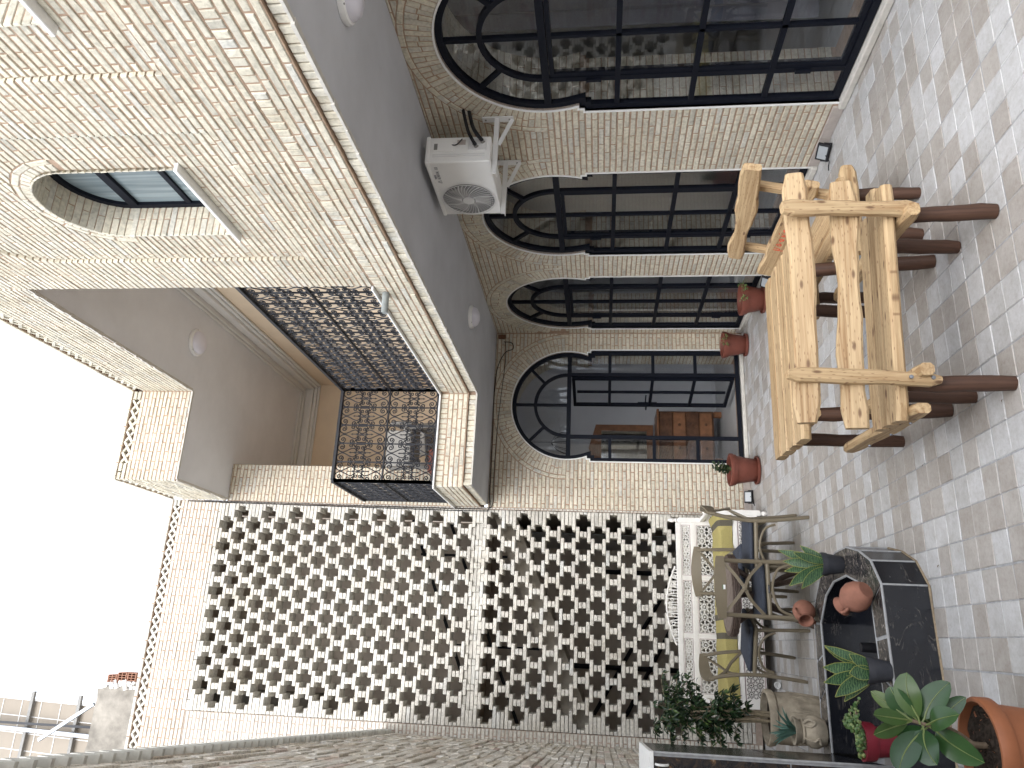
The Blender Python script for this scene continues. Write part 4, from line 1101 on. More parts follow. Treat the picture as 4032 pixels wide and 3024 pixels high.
# ---------------------------------------------------------------- cables and floodlights
def cable(pts, r, label):
    tag(MB().tube(smooth_pts(pts, 5), r, 5).build('cable', 'cable_black', smooth=True), label, 'cable')
cable([(3.46, YW-.012, 2.86), (3.44, YW-.03, 2.76), (3.36, YW-.03, 2.74), (3.30, YW-.012, 2.85), (3.0, YW-.012, ZS-.02), (2.2, YW-.012, ZS-.018), (1.6, YW-.012, ZS-.02), (1.40, YW-.012, ZS-.02), (1.37, YW-.012, 3.1), (1.375, YW-.012, 4.2), (1.40, YW-.012, 6.6)], .0055, 'black cable clipped along the soffit above the open door and up the screen edge')
cable([(3.46, YW-.01, 2.84), (3.2, YW-.01, 2.83), (2.4, YW-.01, 2.885), (1.7, YW-.01, 2.90), (1.45, YW-.01, 2.90), (1.405, YW-.012, 3.0), (1.395, YW-.012, 3.6), (1.41, YW-.012, 6.4)], .004, 'thinner black cable running just below the clipped cable')
tag(MB().cbox((3.52, YW-.03, 2.88), (.05, .04, .09)).cbox((3.5, YW-.045, 2.86), (.03, .02, .04)).build('junction_box', 'dark_wood', bevel=.006), 'small dark socket box in the corner under the soffit', 'box')
def floodlight(c, yaw, label):
    t = thing('floodlight', label, 'floodlight', c, rz=yaw, group='small floor floodlights'); R_ = Matrix.Rotation(rad(-62), 3, 'X')
    b = MB(); b.cbox((0, 0, .05), (.13, .09, .022), R_); b.build('housing', 'cable_black', t, local=True, bevel=.003)
    b = MB(); b.cbox(Vector((0, 0, .05))+R_ @ Vector((0, 0, .012)), (.10, .065, .004), R_); b.build('lens', 'light_lens', t, local=True)
    b = MB(); b.bar((-.07, .01, .0), (-.07, .0, .055), .006, .012); b.bar((.07, .01, 0), (.07, 0, .055), .006, .012); b.bar((-.07, .01, .003), (.07, .01, .003), .012, .004); b.build('stand', 'cable_black', t, local=True)
    b = MB(); b.tube(smooth_pts([(0, .05, .04), (.03, .08, .015), (.08, .06, .006), (.10, .09, .006)], 4), .004, 5); b.build('lead', 'cable_black', t, local=True)
floodlight((XR-.10, 4.93, .004), rad(115), 'small black floodlight at the foot of the brick pier beside the nearest door')
floodlight((XR-.13, 7.0, .004), rad(115), 'small black floodlight behind the right end of the picnic bench')
floodlight((1.58, YW-.14, .004), rad(175), 'small black floodlight on the floor behind the leafy terracotta pot')
# ---------------------------------------------------------------- timber picnic set
def plank(name, parent, p0, p1, w, th, nrm, mat='pine', wav=.008, bev=.006, seed=0, label=None):
    """board from p0 to p1, width w across, thickness th along nrm; live edge waviness wav"""
    p0, p1 = Vector(p0), Vector(p1); L = (p1-p0).length; x = (p1-p0).normalized(); n_ = Vector(nrm); n_ = (n_-x*n_.dot(x)).normalized(); y = n_.cross(x)
    rg = random.Random(seed*17+3); N_ = 14; ph = [rg.uniform(0, 6.28) for _ in range(6)]
    vs = []; fs = []
    for i in range(N_+1):
        s = i/N_; X = -L/2+L*s
        e1 = w/2+wav*(math.sin(s*7+ph[0])+.6*math.sin(s*15+ph[1])+.3*math.sin(s*29+ph[2])); e0 = -w/2+wav*(math.sin(s*6+ph[3])+.6*math.sin(s*13+ph[4])+.3*math.sin(s*31+ph[5]))
        c = .25*th; tp = .012 if i in (0, N_) else 0
        for yy, zz in ((e0+tp, -th/2+c), (e0+c+tp, -th/2), (e1-c-tp, -th/2), (e1-tp, -th/2+c), (e1-tp, th/2-c), (e1-c-tp, th/2), (e0+c+tp, th/2), (e0+tp, th/2-c)):
            vs.append((X, yy, zz))
    for i in range(N_):
        for k in range(8): fs.append((i*8+k, i*8+(k+1) % 8, (i+1)*8+(k+1) % 8, (i+1)*8+k))
    fs += [tuple(range(8)), tuple(N_*8+k for k in range(8))[::-1]]
    b = MB(); b.add(vs, fs); o = b.build(name, mat, None, fix=True)
    o.parent = parent; m_ = Matrix((x, y, n_)).transposed().to_4x4(); m_.translation = (p0+p1)/2-org(parent); o.matrix_local = m_
    if label: o['label'] = label
    return o
def log_leg(parent, p0, p1, r, seed=0):
    p0, p1 = Vector(p0), Vector(p1); rg = random.Random(seed); n = 7
    L = (p1-p0).length; d = (p1-p0).normalized(); x = d; up = Vector((0, 1, 0)); y = up.cross(x).normalized(); z = x.cross(y)
    b = MB(); b.tube([(-L/2+L*i/n, rg.uniform(-.003, .003), rg.uniform(-.003, .003)) for i in range(n+1)], [r*(.9 if i in (0, n) else 1)*rg.uniform(.95, 1.04) for i in range(n+1)], 12)
    o = b.build('leg', 'pine_leg', None, smooth=True, fix=True); o.parent = parent
    m_ = Matrix((x, y, z)).transposed().to_4x4(); m_.translation = (p0+p1)/2-org(parent); o.matrix_local = m_
def picnic():
    t = thing('picnic_table', 'pale pine picnic table with attached benches and round brown legs', 'table', (1.5, 3.8, 0))
    a = .012
    # table top, four boards running left to right
    for i in range(4):
        y = 3.765+.153*i
        plank('tabletop_board', t, (.985+.008*i, y+.01, .66), (2.045+.008*i, y-.03, .66), .150, .05, (0, 0, 1), wav=.002, seed=i)
    for x in (1.12, 1.9): plank('cross_bearer', t, (x, 3.72, .605), (x, 4.28, .605), .07, .05, (0, 0, 1), wav=.002, seed=20)
    for i, (f, tp) in enumerate((((1.12, 3.66), (1.12, 3.76)), ((1.125, 4.27), (1.12, 4.25)), ((1.884, 3.61), (1.90, 3.73)), ((1.89, 4.25), (1.9, 4.22)))): log_leg(t, (f[0], f[1], 0), (tp[0], tp[1], .61 if i > 1 else .60), .036, i)
    # near bench
    for i in range(3):
        f = (i+.5)/3
        plank('seat_board', t, (.912+.01*i, 3.105+.30*f, .437), (1.93-.03*(i == 2)+.05*(i == 1), 2.96+.33*f, .437), .108, .048, (0, 0, 1), wav=.004, seed=30+i)
    for i, (x, y) in enumerate(((1.062, 3.093), (1.802, 3.006), (1.11, 3.421), (1.827, 3.358))): log_leg(t, (x, y, 0), (x+.0, y+(.02 if i < 2 else -.02), .41), .034, 10+i)
    plank('back_post', t, (1.062, 3.055, .30), (1.045, 2.945, .92), .058, .04, (0, -1, .15), wav=.002, seed=40)
    plank('back_post', t, (1.80, 2.97, .33), (1.752, 2.862, .91), .066, .042, (0, -1, .15), wav=.003, seed=41)
    plank('back_board', t, (.862, 3.012, .832), (1.955, 2.93, .826), .098, .04, (0, -1, .17), wav=.006, seed=42)
    plank('back_board', t, (.852, 3.048, .640), (1.93, 2.965, .632), .100, .04, (0, -1, .17), wav=.009, seed=45)
    # bearers under the seat
    plank('seat_bearer', t, (.945, 3.06, .375), (1.005, 3.98, .375), .085, .042, (1, 0, 0), wav=.006, seed=50)
    plank('seat_bearer', t, (1.085, 2.985, .37), (1.15, 3.98, .37), .075, .05, (1, 0, 0), wav=.002, seed=51)
    plank('seat_bearer', t, (1.765, 2.91, .37), (1.85, 3.95, .37), .075, .055, (1, 0, 0), wav=.002, seed=52)
    # bench across the right end
    for i in range(3):
        x = 2.075+.112*i
        plank('seat_board', t, (x+.012, 3.53+.01*i, .425), (x-.01, 4.62-.03*i, .425), .108, .048, (0, 0, 1), wav=.004, seed=60+i)
    for i, (x, y) in enumerate(((2.314, 3.668), (2.30, 4.47), (2.09, 3.70), (2.08, 4.45))): log_leg(t, (x, y, 0), (x, y, .40), .034, 70+i)
    plank('back_post', t, (2.335, 3.725, .33), (2.462, 3.755, .885), .06, .042, (1, 0, -.2), wav=.002, seed=80)
    plank('back_post', t, (2.335, 4.40, .33), (2.43, 4.39, .815), .06, .042, (1, 0, -.2), wav=.002, seed=81)
    plank('back_board', t, (2.405, 3.52, .868), (2.395, 4.48, .80), .105, .042, (1, 0, -.2), wav=.011, seed=82)
    rb = plank('back_board', t, (2.36, 3.62, .555), (2.35, 4.62, .60), .12, .042, (1, 0, -.2), wav=.010, seed=83, label='lower back board with red handwriting')
    plank('seat_bearer', t, (1.93, 3.60, .372), (2.44, 3.60, .372), .085, .05, (0, 1, 0), wav=.002, seed=84)
    plank('seat_bearer', t, (1.93, 4.42, .372), (2.42, 4.42, .372), .085, .05, (0, 1, 0), wav=.002, seed=85)
    bt = MB()
    for x, y, z in ((1.062, 3.028, .335), (1.80, 2.945, .36), (1.055, 3.0, .43)): bt.lathe([(.009, 0), (.008, .007), (.001, .008)], (x, y, z), 8, Matrix.Rotation(math.pi/2, 3, 'X'))
    for x, y in ((.935, 3.2), (.945, 3.42), (.965, 3.7)): bt.lathe([(.007, 0), (.006, .006), (.001, .007)], (x-.012, y, .375), 8, Matrix.Rotation(-math.pi/2, 3, 'Y'))
    bt.build('bolt', 'galvanised', t)
    # red handwriting on the lower back board (its inner face), and a scrawl on the upper one
    b = MB(); zf = -.0218
    def ink(pts, ox, oy, k=1.0): b.tube([(ox+p[0]*k, oy+p[1]*k, zf) for p in smooth2(pts, 3)], .0021, 4)
    k = .034
    for i, pts in enumerate(([(0, 1), (.2, .1), (.5, 0), (.7, .5), (.75, 1), (.7, -.6), (.4, -.9)], [(0, .3), (.4, .9), (.8, .4), (.4, 0), (0, .4), (.8, .1)], [(0, 0), (.1, .8), (.5, .7), (.5, .1), (.1, .1), (.9, .6)], [(0, .8), (.3, .1), (.6, .8), (.6, -.7), (.2, -.9)], [(0, .1), (.1, 1), (.25, .1), (.45, .9), (.6, 0), (.9, .4), (1.2, .1)])):
        ink(pts, .15-.052*i, -.012, k)
    for i, pts in enumerate(([(0, 1.1), (.2, .3), (.5, .4), (.3, -.1), (0, .1)], [(0, .9), (.35, .5), (.9, .6)], [(.2, 1.3), (.5, 1.2)])): ink(pts, -.09+.035*i, -.01, k)
    o = b.build('handwriting', 'red_ink', None); o.parent = rb
picnic()
# ---------------------------------------------------------------- black marble fountain
HF = .235
fo = thing('fountain', 'low black marble fountain basin with chamfered end and tall back panel', 'fountain', (0, 4.8, 0))
WX = lambda y, d=0: -1.02+(8.62-y)*math.tan(LA)+d      # left wall face
def fountain():
    outer = [(WX(4.10), 4.10), (.345, 4.165), (.475, 4.285), (.545, 4.46), (.588, 4.665), (.582, 4.89), (.475, 5.24), (.325, 5.42), (.185, 5.485), (WX(5.51), 5.51)]
    inner = [(-.47, 4.262), (.26, 4.33), (.345, 4.42), (.385, 4.53), (.432, 4.715), (.416, 4.975), (.344, 5.165), (.18, 5.335), (-.58, 5.325)]
    n = len(outer)
    # outer facing slabs, one marble panel per side
    for i in range(n-1):
        a, b_ = Vector((*outer[i], 0)), Vector((*outer[i+1], 0)); d = (b_-a); L = d.length; d.normalize(); nn = Vector((d.y, -d.x, 0))
        parts = [0, .415, 1] if i == 0 else [0, 1]
        for s0, s1 in zip(parts[:-1], parts[1:]):
            p, q = a+d*(L*s0+.004), a+d*(L*s1-.004)
            m_ = MB(); v = []
            for z in (.006, HF-.004):
                for c, w in ((p, 0), (q, 0), (q, .018), (p, .018)): v.append(c - nn*w + Vector((0, 0, z)))
            m_.add(v, [(0, 1, 5, 4), (1, 2, 6, 5), (2, 3, 7, 6), (3, 0, 4, 7), (4, 5, 6, 7), (3, 2, 1, 0)]); m_.build('facing_slab', 'black_marble', fo, fix=True)
    # grey joint core behind the slabs
    m_ = MB(); core = [((x*.997+(-.05)*.003), 4.8+(y-4.8)*.99) for x, y in outer]
    k = len(core); m_.add([(x, y, 0.002) for x, y in core]+[(x, y, HF-.006) for x, y in core], [(i, (i+1) % k, k+(i+1) % k, k+i) for i in range(k)]); m_.build('joint_bed', 'pale_grout', fo, fix=True)
    # rim slabs between outer and inner loops
    pair = [(0, 0), (1, 1), (2, 2), (3, 3), (4, 4), (5, 5), (6, 6), (7, 7), (8, 7), (9, 8)]
    for (o0, i0), (o1, i1) in zip(pair[:-1], pair[1:]):
        A, B_, C_, D_ = outer[o0], outer[o1], inner[i1], inner[i0]
        segs = 4 if o0 == 0 else (4 if o0 == 8 else 1)
        for s in range(segs):
            L_ = lambda P_, Q_, t: (P_[0]+(Q_[0]-P_[0])*t, P_[1]+(Q_[1]-P_[1])*t)
            g0, g1 = s/segs+.004, (s+1)/segs-.004
            q = [L_(A, B_, g0), L_(A, B_, g1), L_(D_, C_, g1), L_(D_, C_, g0)]
            cx = sum(x for x, y in q)/4; cy = sum(y for x, y in q)/4
            def ins(p, e=.012): v = Vector((cx-p[0], cy-p[1])); v = v.normalized()*e; return (p[0]+v.x, p[1]+v.y)
            m_ = MB(); qq = [ins(p, .008) for p in q]
            m_.add([(x, y, HF-.02) for x, y in qq]+[(x, y, HF+.001) for x, y in qq], [(0, 1, 5, 4), (1, 2, 6, 5), (2, 3, 7, 6), (3, 0, 4, 7), (4, 5, 6, 7)]); m_.build('rim_slab', 'rim_marble', fo, fix=True)
    # pale sealed edges
    m_ = MB(); m_.tube([(x, y, HF-.003) for x, y in outer], .0065, 6); m_.tube([(x, y, HF-.003) for x, y in inner], .0075, 6)
    k = len(outer); ii = len(inner); om = [outer[a] for a, b in pair]; im = [inner[b] for a, b in pair]
    m_.add([(x, y, HF-.006) for x, y in om]+[(x, y, HF-.006) for x, y in im], [(i, i+1, len(om)+i+1, len(om)+i) for i in range(len(om)-1)])
    for i in range(1, 9): m_.tube([(outer[i][0], outer[i][1], .01), (outer[i][0], outer[i][1], HF-.004)], .006, 5)
    m_.build('sealed_edge', 'pale_grout', fo)
    # inside of the basin
    m_ = MB(); k = len(inner)
    m_.add([(x, y, .06) for x, y in inner]+[(x, y, HF-.005) for x, y in inner], [(i, i+1, k+i+1, k+i) for i in range(k-1)]); m_.add([(x, y, .06) for x, y in inner], [tuple(range(k))]); m_.build('basin', 'black_marble', fo, fix=True)
    # damp sandy seam round the foot
    m_ = MB(); m_.tube([(x*1.0, y, .001) for x, y in outer], .008, 6); m_.build('foot_seam', 'water_stain', fo)
    # back panel against the stone wall
    a, b_ = Vector((-.512, 4.233, 0)), Vector((-.592, 5.322, 0)); w0, w1 = Vector((WX(4.233), 4.233, 0)), Vector((WX(5.322), 5.322, 0)); zt = 1.40
    m_ = MB(); m_.add([p+Vector((0, 0, z)) for z in (HF+.002, zt-.012) for p in (w0, a, b_, w1)], [(0, 1, 5, 4), (1, 2, 6, 5), (2, 3, 7, 6)]); m_.build('panel_core', 'pale_grout', fo, fix=True)
    up = Vector((0, 0, 1)); d = (b_-a).normalized(); nn = Vector((d.y, -d.x, 0))
    for z0, z1 in ((HF+.006, .72), (.728, zt-.016)):
        m_ = MB(); p, q = a+d*.012, b_-d*.012; v = [p+up*z0, q+up*z0, q+up*z1, p+up*z1]; m_.add([x+nn*.006 for x in v]+[x+nn*.0 for x in v], [(0, 1, 2, 3), (0, 1, 5, 4), (1, 2, 6, 5), (2, 3, 7, 6), (3, 0, 4, 7)]); m_.build('panel_slab', 'black_marble', fo, fix=True)
        d2 = (a-w0).normalized(); n2 = Vector((d2.y, -d2.x, 0)); p, q = w0+d2*.0, a-d2*.012; v = [p+up*z0, q+up*z0, q+up*z1, p+up*z1]
        m_ = MB(); m_.add([x+n2*.006 for x in v]+[x for x in v], [(0, 1, 2, 3), (0, 1, 5, 4), (1, 2, 6, 5), (2, 3, 7, 6), (3, 0, 4, 7)]); m_.build('panel_slab', 'brown_marble', fo, fix=True)
    m_ = MB(); m_.prism([(w0.x, 4.222), (-.503, 4.222), (-.584, 5.332), (w1.x, 5.332)], lambda u, v, w: (u, v, w), zt-.014, zt+.006); m_.build('panel_cap', 'white_plaster', fo, fix=True)
    m_ = MB(); m_.tube([tuple(a+nn*.003+up*(HF+.01)), tuple(a+nn*.003+up*(zt-.014))], .008, 6); m_.build('panel_edge', 'pale_grout', fo)
    m_ = MB(); m_.tube([(-.56+.028*math.cos(t/8*math.pi-math.pi/2)*0-.0, 4.222-.028*math.sin(t/8*math.pi), 1.345+.03*math.cos(t/8*math.pi)) for t in range(9)], .006, 6); m_.build('towel_ring', 'white_enamel', fo)
    m_ = MB(); m_.tube([(.04, 4.80, .06), (.04, 4.80, .165)], .027, 16, cap=False); m_.tube([(.04, 4.80, .165), (.04, 4.80, .06)], .023, 16); m_.build('overflow_pipe', 'cable_black', fo, smooth=True)
fountain()
# ---------------------------------------------------------------- pots and plants
def leaf_strip(b, pts, widths, nrm, r=None, fold=0.0, edge=None):
    """a blade along pts, widths per point, nrm face normal hint"""
    pts = [Vector(p) for p in pts]; vs = []; n = len(pts)
    for i, p in enumerate(pts):
        d = (pts[min(i+1, n-1)]-pts[max(i-1, 0)]).normalized(); s = d.cross(Vector(nrm))
        s = s.normalized() if s.length > 1e-5 else d.orthogonal().normalized(); up = s.cross(d)
        vs += [p-s*widths[i]/2+up*fold*widths[i], p, p+s*widths[i]/2+up*fold*widths[i]]
    fs = []
    for i in range(n-1):
        for k in range(2): fs.append((i*3+k, i*3+k+1, (i+1)*3+k+1, (i+1)*3+k))
    b.add(vs, fs, r)
def blade(b, base, tip, w, bend, nrm, r=None, fold=.12, prof=None, n=8):
    base, tip, bend = Vector(base), Vector(tip), Vector(bend); pts = []; ws = []
    for i in range(n+1):
        t = i/n; pts.append(base*(1-t)**2+bend*2*t*(1-t)+tip*t*t)
        ws.append(w*(prof(t) if prof else math.sin(math.pi*min(1, t*.93+.05))**.75))
    leaf_strip(b, pts, ws, nrm, r, fold)
def round_pot(t, c, r0, r1, h, mat, rim=.012, rimh=.03, soil=True, n=36, ribs=0):
    b = MB(); b.lathe([(r0*.96, 0), (r0, .004), (r1*.97, h-rimh), (r1*.97+rim, h-rimh), (r1+rim, h-rimh*.5), (r1+rim*.8, h), (r1-.004, h), (r1-.008, h-.03), (r1*.9, h-.032)], (c[0], c[1], c[2]), n); b.build('pot', mat, t, smooth=True)
    if soil:
        b = MB(); b.lathe([(r1*.93, h-.028), (r1*.5, h-.022), (.001, h-.018)], c, 24); b.build('soil', 'soil', t, smooth=True)
def snake_plant(c, r0, r1, h, leaves, label):
    t = thing('snake_plant', label, 'potted plant', c, group='snake plants in charcoal pots'); round_pot(t, c, r0, r1, h, 'charcoal_plastic', .004, .035)
    for (dx, dy, L, lean, az, w) in leaves:
        base = Vector((c[0]+dx, c[1]+dy, c[2]+h-.03)); tip = base+Vector((math.cos(az)*lean, math.sin(az)*lean, L)); bend = base+Vector((math.cos(az)*lean*.25, math.sin(az)*lean*.25, L*.6))
        nrm = Vector((.35*math.cos(az+.7), -1, .2)); w = w*1.15; tip = base+(tip-base)*1.12
        pf = lambda s: (.55+.45*math.sin(math.pi*min(1, s*1.1)))*(1 if s < .8 else max(0.02, (1-s)/.2)**.7)
        b = MB(); blade(b, base, tip, w, bend, nrm, random.random(), .10, pf); o = b.build('leaf', 'snake_leaf', t, smooth=True)
        e = MB()
        pts = []; 
        for i in range(9):
            s = i/8; p = base*(1-s)**2+bend*2*s*(1-s)+tip*s*s; pts.append((p, w*pf(s)))
        for sg in (-1, 1):
            line = []
            for i, (p, ww) in enumerate(pts):
                d = (pts[min(i+1, 8)][0]-pts[max(i-1, 0)][0]).normalized(); s_ = d.cross(nrm).normalized(); up = s_.cross(d); line.append(p+s_*sg*ww/2+up*.10*ww)
            e.tube(line, .0014, 4)
        e.build('leaf_margin', 'snake_edge', o)
snake_plant((.497, 4.76, HF+.002), .05, .064, .125, [(.0, .0, .21, .03, 1.2, .05), (.02, .01, .23, .06, .5, .045), (-.02, 0, .19, .10, 3.0, .055), (-.03, -.01, .14, .11, 3.4, .05), (.01, -.02, .17, .05, -.6, .045), (-.01, .02, .20, .05, 2.2, .04), (.03, 0, .12, .07, .2, .04)], 'snake plant in a charcoal pot on the fountain corner by the chairs')
snake_plant((-.072, 4.165, HF+.002), .048, .062, .115, [(.0, .0, .20, .02, 1.4, .055), (.025, .01, .18, .07, .3, .045), (-.02, 0, .20, .05, 2.6, .055), (-.03, -.01, .17, .09, 3.3, .06), (.02, -.02, .10, .05, -.4, .05), (-.01, -.025, .11, .03, -1.8, .06), (.04, 0, .19, .06, .1, .04), (-.04, .01, .12, .10, 3.0, .045)], 'snake plant in a stained charcoal pot on the fountain front rim')
# amphora jugs
def jug(name, c, rot, s, label, handle_ang=0):
    t = thing(name, label, 'jug', c, group='clay jugs on the fountain')
    R_ = rot; f = lambda p: R_ @ (Vector(p)*s)
    b = MB(); prof = [(.30, 0), (.33, .03), (.50, .30), (.56, .52), (.52, .75), (.40, .95), (.29, 1.05), (.27, 1.14), (.31, 1.24), (.36, 1.30), (.37, 1.33), (.33, 1.33), (.27, 1.25), (.24, 1.12), (.24, 1.0), (.3, .9), (.001, .85)]
    b.lathe([(r*s, z*s) for r, z in prof], (0, 0, 0), 32, R_); b.build('body', 'clay', t, smooth=True, local=True)
    for k in (0, 1):
        a = handle_ang+k*math.pi; b = MB()
        b.tube([f((math.cos(a)*r, math.sin(a)*r, z)) for r, z in ((.29, 1.16), (.42, 1.18), (.56, 1.08), (.60, .92), (.52, .76))], .055*s, 8); b.build('handle', 'clay', t, smooth=True, local=True)
def axis(v, spin=0): return Vector(v).to_track_quat('Z', 'Y').to_matrix() @ Matrix.Rotation(spin, 3, 'Z')
jug('clay_jug', (.318, 4.225, HF+.055), axis((-.38, .72, .42), 0), .142, 'large terracotta jug lying on the fountain rim with its base showing', .55)
jug('clay_jug', (.30, 5.47, HF+.073), axis((-.62, -.78, .10), 0), .130, 'smaller terracotta jug lying with its dark mouth open toward the basin', 1.0)
# red pot with trailing succulent
def red_pot():
    c = (-.395, 4.165, HF+.002); t = thing('succulent_pot', 'crimson pot of trailing green succulents on the fountain rim', 'potted plant', c)
    b = MB(); h = .165; b.lathe([(.055, 0), (.058, .003), (.072, h*.66), (.083, h*.66), (.088, h*.72), (.09, h), (.08, h), (.078, h-.02), (.001, h-.02)], c, 36); b.build('pot', 'red_paint', t, smooth=True)
    rg = random.Random(5)
    for s in range(15):
        az = rg.uniform(0, 6.28); r = rg.uniform(.0, .06); L = rg.uniform(.03, .08)
        if s < 4: az = rg.uniform(-.9, 1.2); L = rg.uniform(.10, .15); r = .06
        p0 = Vector((c[0]+r*math.cos(az), c[1]+r*math.sin(az), c[2]+h-.02)); p2 = p0+Vector((math.cos(az)*L*.9, math.sin(az)*L*.6, rg.uniform(.01, .06))); p1 = p0+Vector((math.cos(az)*L*.4, math.sin(az)*L*.3, .07))
        line = [p0*(1-k/6)**2+p1*2*(k/6)*(1-k/6)+p2*(k/6)**2 for k in range(7)]
        b = MB(); b.tube(line, .0028, 5); st = b.build('stem', 'thin_stem', t)
        b = MB()
        for p in line[1:]:
            for k in range(4):
                a = rg.uniform(0, 6.28); q = p+Vector((math.cos(a), math.sin(a), rg.uniform(-.3, .6)))*.011; R_ = rg.uniform(.006, .011)
                b.lathe([(R_*.3, -R_*.35), (R_, 0), (R_*.3, R_*.35)], q, 6, Matrix.Rotation(rg.uniform(0, 3), 3, 'X'), rg.random())
        b.build('leaves', 'succulent_leaf', st, smooth=True, kind='stuff')
red_pot()
# tied-sack clay pot with an aloe
def sack_pot():
    c = (-.475, 5.405, HF+.002); t = thing('aloe_pot', 'grey clay sack-shaped pot tied with a rope, spiky aloe in it', 'potted plant', c)
    b = MB(); b.lathe([(.05, 0), (.075, .01), (.098, .06), (.095, .10), (.07, .135), (.058, .15), (.075, .175), (.085, .20), (.07, .20), (.05, .16), (.001, .16)], c, 32); b.build('pot', 'stone_clay', t, smooth=True)
    b = MB(); b.tube([(c[0]+.066*math.cos(k*math.pi/12), c[1]+.066*math.sin(k*math.pi/12), c[2]+.148) for k in range(24)], .010, 6, closed=True)
    b.tube(smooth_pts([(c[0]+.05, c[1]-.05, c[2]+.148), (c[0]+.075, c[1]-.075, c[2]+.12), (c[0]+.06, c[1]-.09, c[2]+.085), (c[0]+.035, c[1]-.085, c[2]+.11), (c[0]+.04, c[1]-.06, c[2]+.145)], 4), .008, 6)
    b.tube(smooth_pts([(c[0]-.03, c[1]-.06, c[2]+.148), (c[0]-.05, c[1]-.09, c[2]+.10), (c[0]-.03, c[1]-.10, c[2]+.07), (c[0]-.065, c[1]-.085, c[2]+.06)], 4), .008, 6); b.build('rope', 'stone_clay', t, smooth=True)
    rg = random.Random(9)
    for k in range(15):
        az = k*2.399; el = rg.uniform(.35, 1.25); L = rg.uniform(.14, .21); b0 = Vector((c[0], c[1], c[2]+.18)); d = Vector((math.cos(az)*math.cos(el), math.sin(az)*math.cos(el), math.sin(el)))
        if WX(c[1]) > c[0]+d.x*L-.11: d.x = abs(d.x)*.3
        b = MB(); blade(b, b0, b0+d*L, .026, b0+d*L*.5+Vector((0, 0, .03)), (-d.y*.1, -1, .4), rg.random(), .25, lambda s: (1-s)**.8+.02); b.build('leaf', 'aloe_leaf', t, smooth=True)
sack_pot()
# large relief pot with a weeping fig
def ficus():
    c = (-.455, 6.07, 0); t = thing('weeping_fig', 'bushy dark green weeping fig in a large carved clay pot behind the fountain', 'potted tree', c)
    b = MB(); b.lathe([(.12, 0), (.135, .01), (.155, .15), (.175, .32), (.172, .41), (.165, .415), (.185, .425), (.192, .455), (.188, .475), (.165, .475), (.158, .42), (.001, .41)], c, 48); b.build('pot', 'stone_clay', t, smooth=True)
    # raised frond relief
    b = MB()
    for k in range(10):
        a = k*.628
        for s in (-.22, -.11, 0, .11, .22):
            pts = []
            for i in range(6):
                q = i/5; zz = .05+.27*q*(1-abs(s)*.8); aa = a+s*q*1.1; r = .139+.038*min(1, zz/.32)+.001; pts.append((c[0]+r*math.cos(aa), c[1]+r*math.sin(aa), zz))
            b.tube(pts, [.003, .006, .007, .007, .005, .002], 5)
    b.build('relief', 'stone_clay', t, smooth=True)
    b = MB(); b.lathe([(.16, .43), (.001, .44)], c, 24); b.build('soil', 'soil', t)
    rg = random.Random(21); lv = MB(); br = MB(); tips = []
    tr = MB()
    for k in range(5):
        a = k*1.26; tr.tube([(c[0]+.03*math.cos(a), c[1]+.03*math.sin(a), .43), (c[0]+.035*math.cos(a+.5), c[1]+.035*math.sin(a+.5), .6), (c[0]+.05*math.cos(a+.3), c[1]+.05*math.sin(a+.3), .80), (c[0]+.04*math.cos(a), c[1]+.04*math.sin(a), 1.0)], [.011, .010, .008, .005], 6)
    tr.build('trunk', 'thin_stem', t, smooth=True)
    for k in range(76):
        a = rg.uniform(0, 6.28); z0 = rg.uniform(.56, 1.14); L = rg.uniform(.10, .24)*(1.0 if z0 > .75 else .7); up = rg.uniform(.02, .20)
        p0 = Vector((c[0]+.03*math.cos(a), c[1]+.03*math.sin(a), z0)); p1 = p0+Vector((math.cos(a)*L*.6, math.sin(a)*L*.6, up)); p2 = p0+Vector((math.cos(a)*L, math.sin(a)*L, up*.6))
        if k < 7: p1 = p0+Vector((math.cos(a)*.03, math.sin(a)*.03, .12)); p2 = p0+Vector((math.cos(a)*.06, math.sin(a)*.06, .22))
        line = [p0*(1-s/7)**2+p1*2*(s/7)*(1-s/7)+p2*(s/7)**2 for s in range(8)]; br.tube(line, .0025, 4)
        for p in line[1:]:
            for q in range(4):
                aa = rg.uniform(0, 6.28); d = Vector((math.cos(aa), math.sin(aa), rg.uniform(-1.0, .2))).normalized(); LL = rg.uniform(.032, .052)
                s_ = p+d*.006; blade(lv, s_, s_+d*LL+Vector((0, 0, -.012)), .018, s_+d*LL*.5+Vector((0, 0, .004)), (rg.uniform(-1, 1), rg.uniform(-1, 1), 1), rg.random()**1.6, .15, None, 3)
    br.build('branches', 'thin_stem', t, kind='stuff'); lv.build('crown', 'ficus_leaf', t, kind='stuff')
ficus()
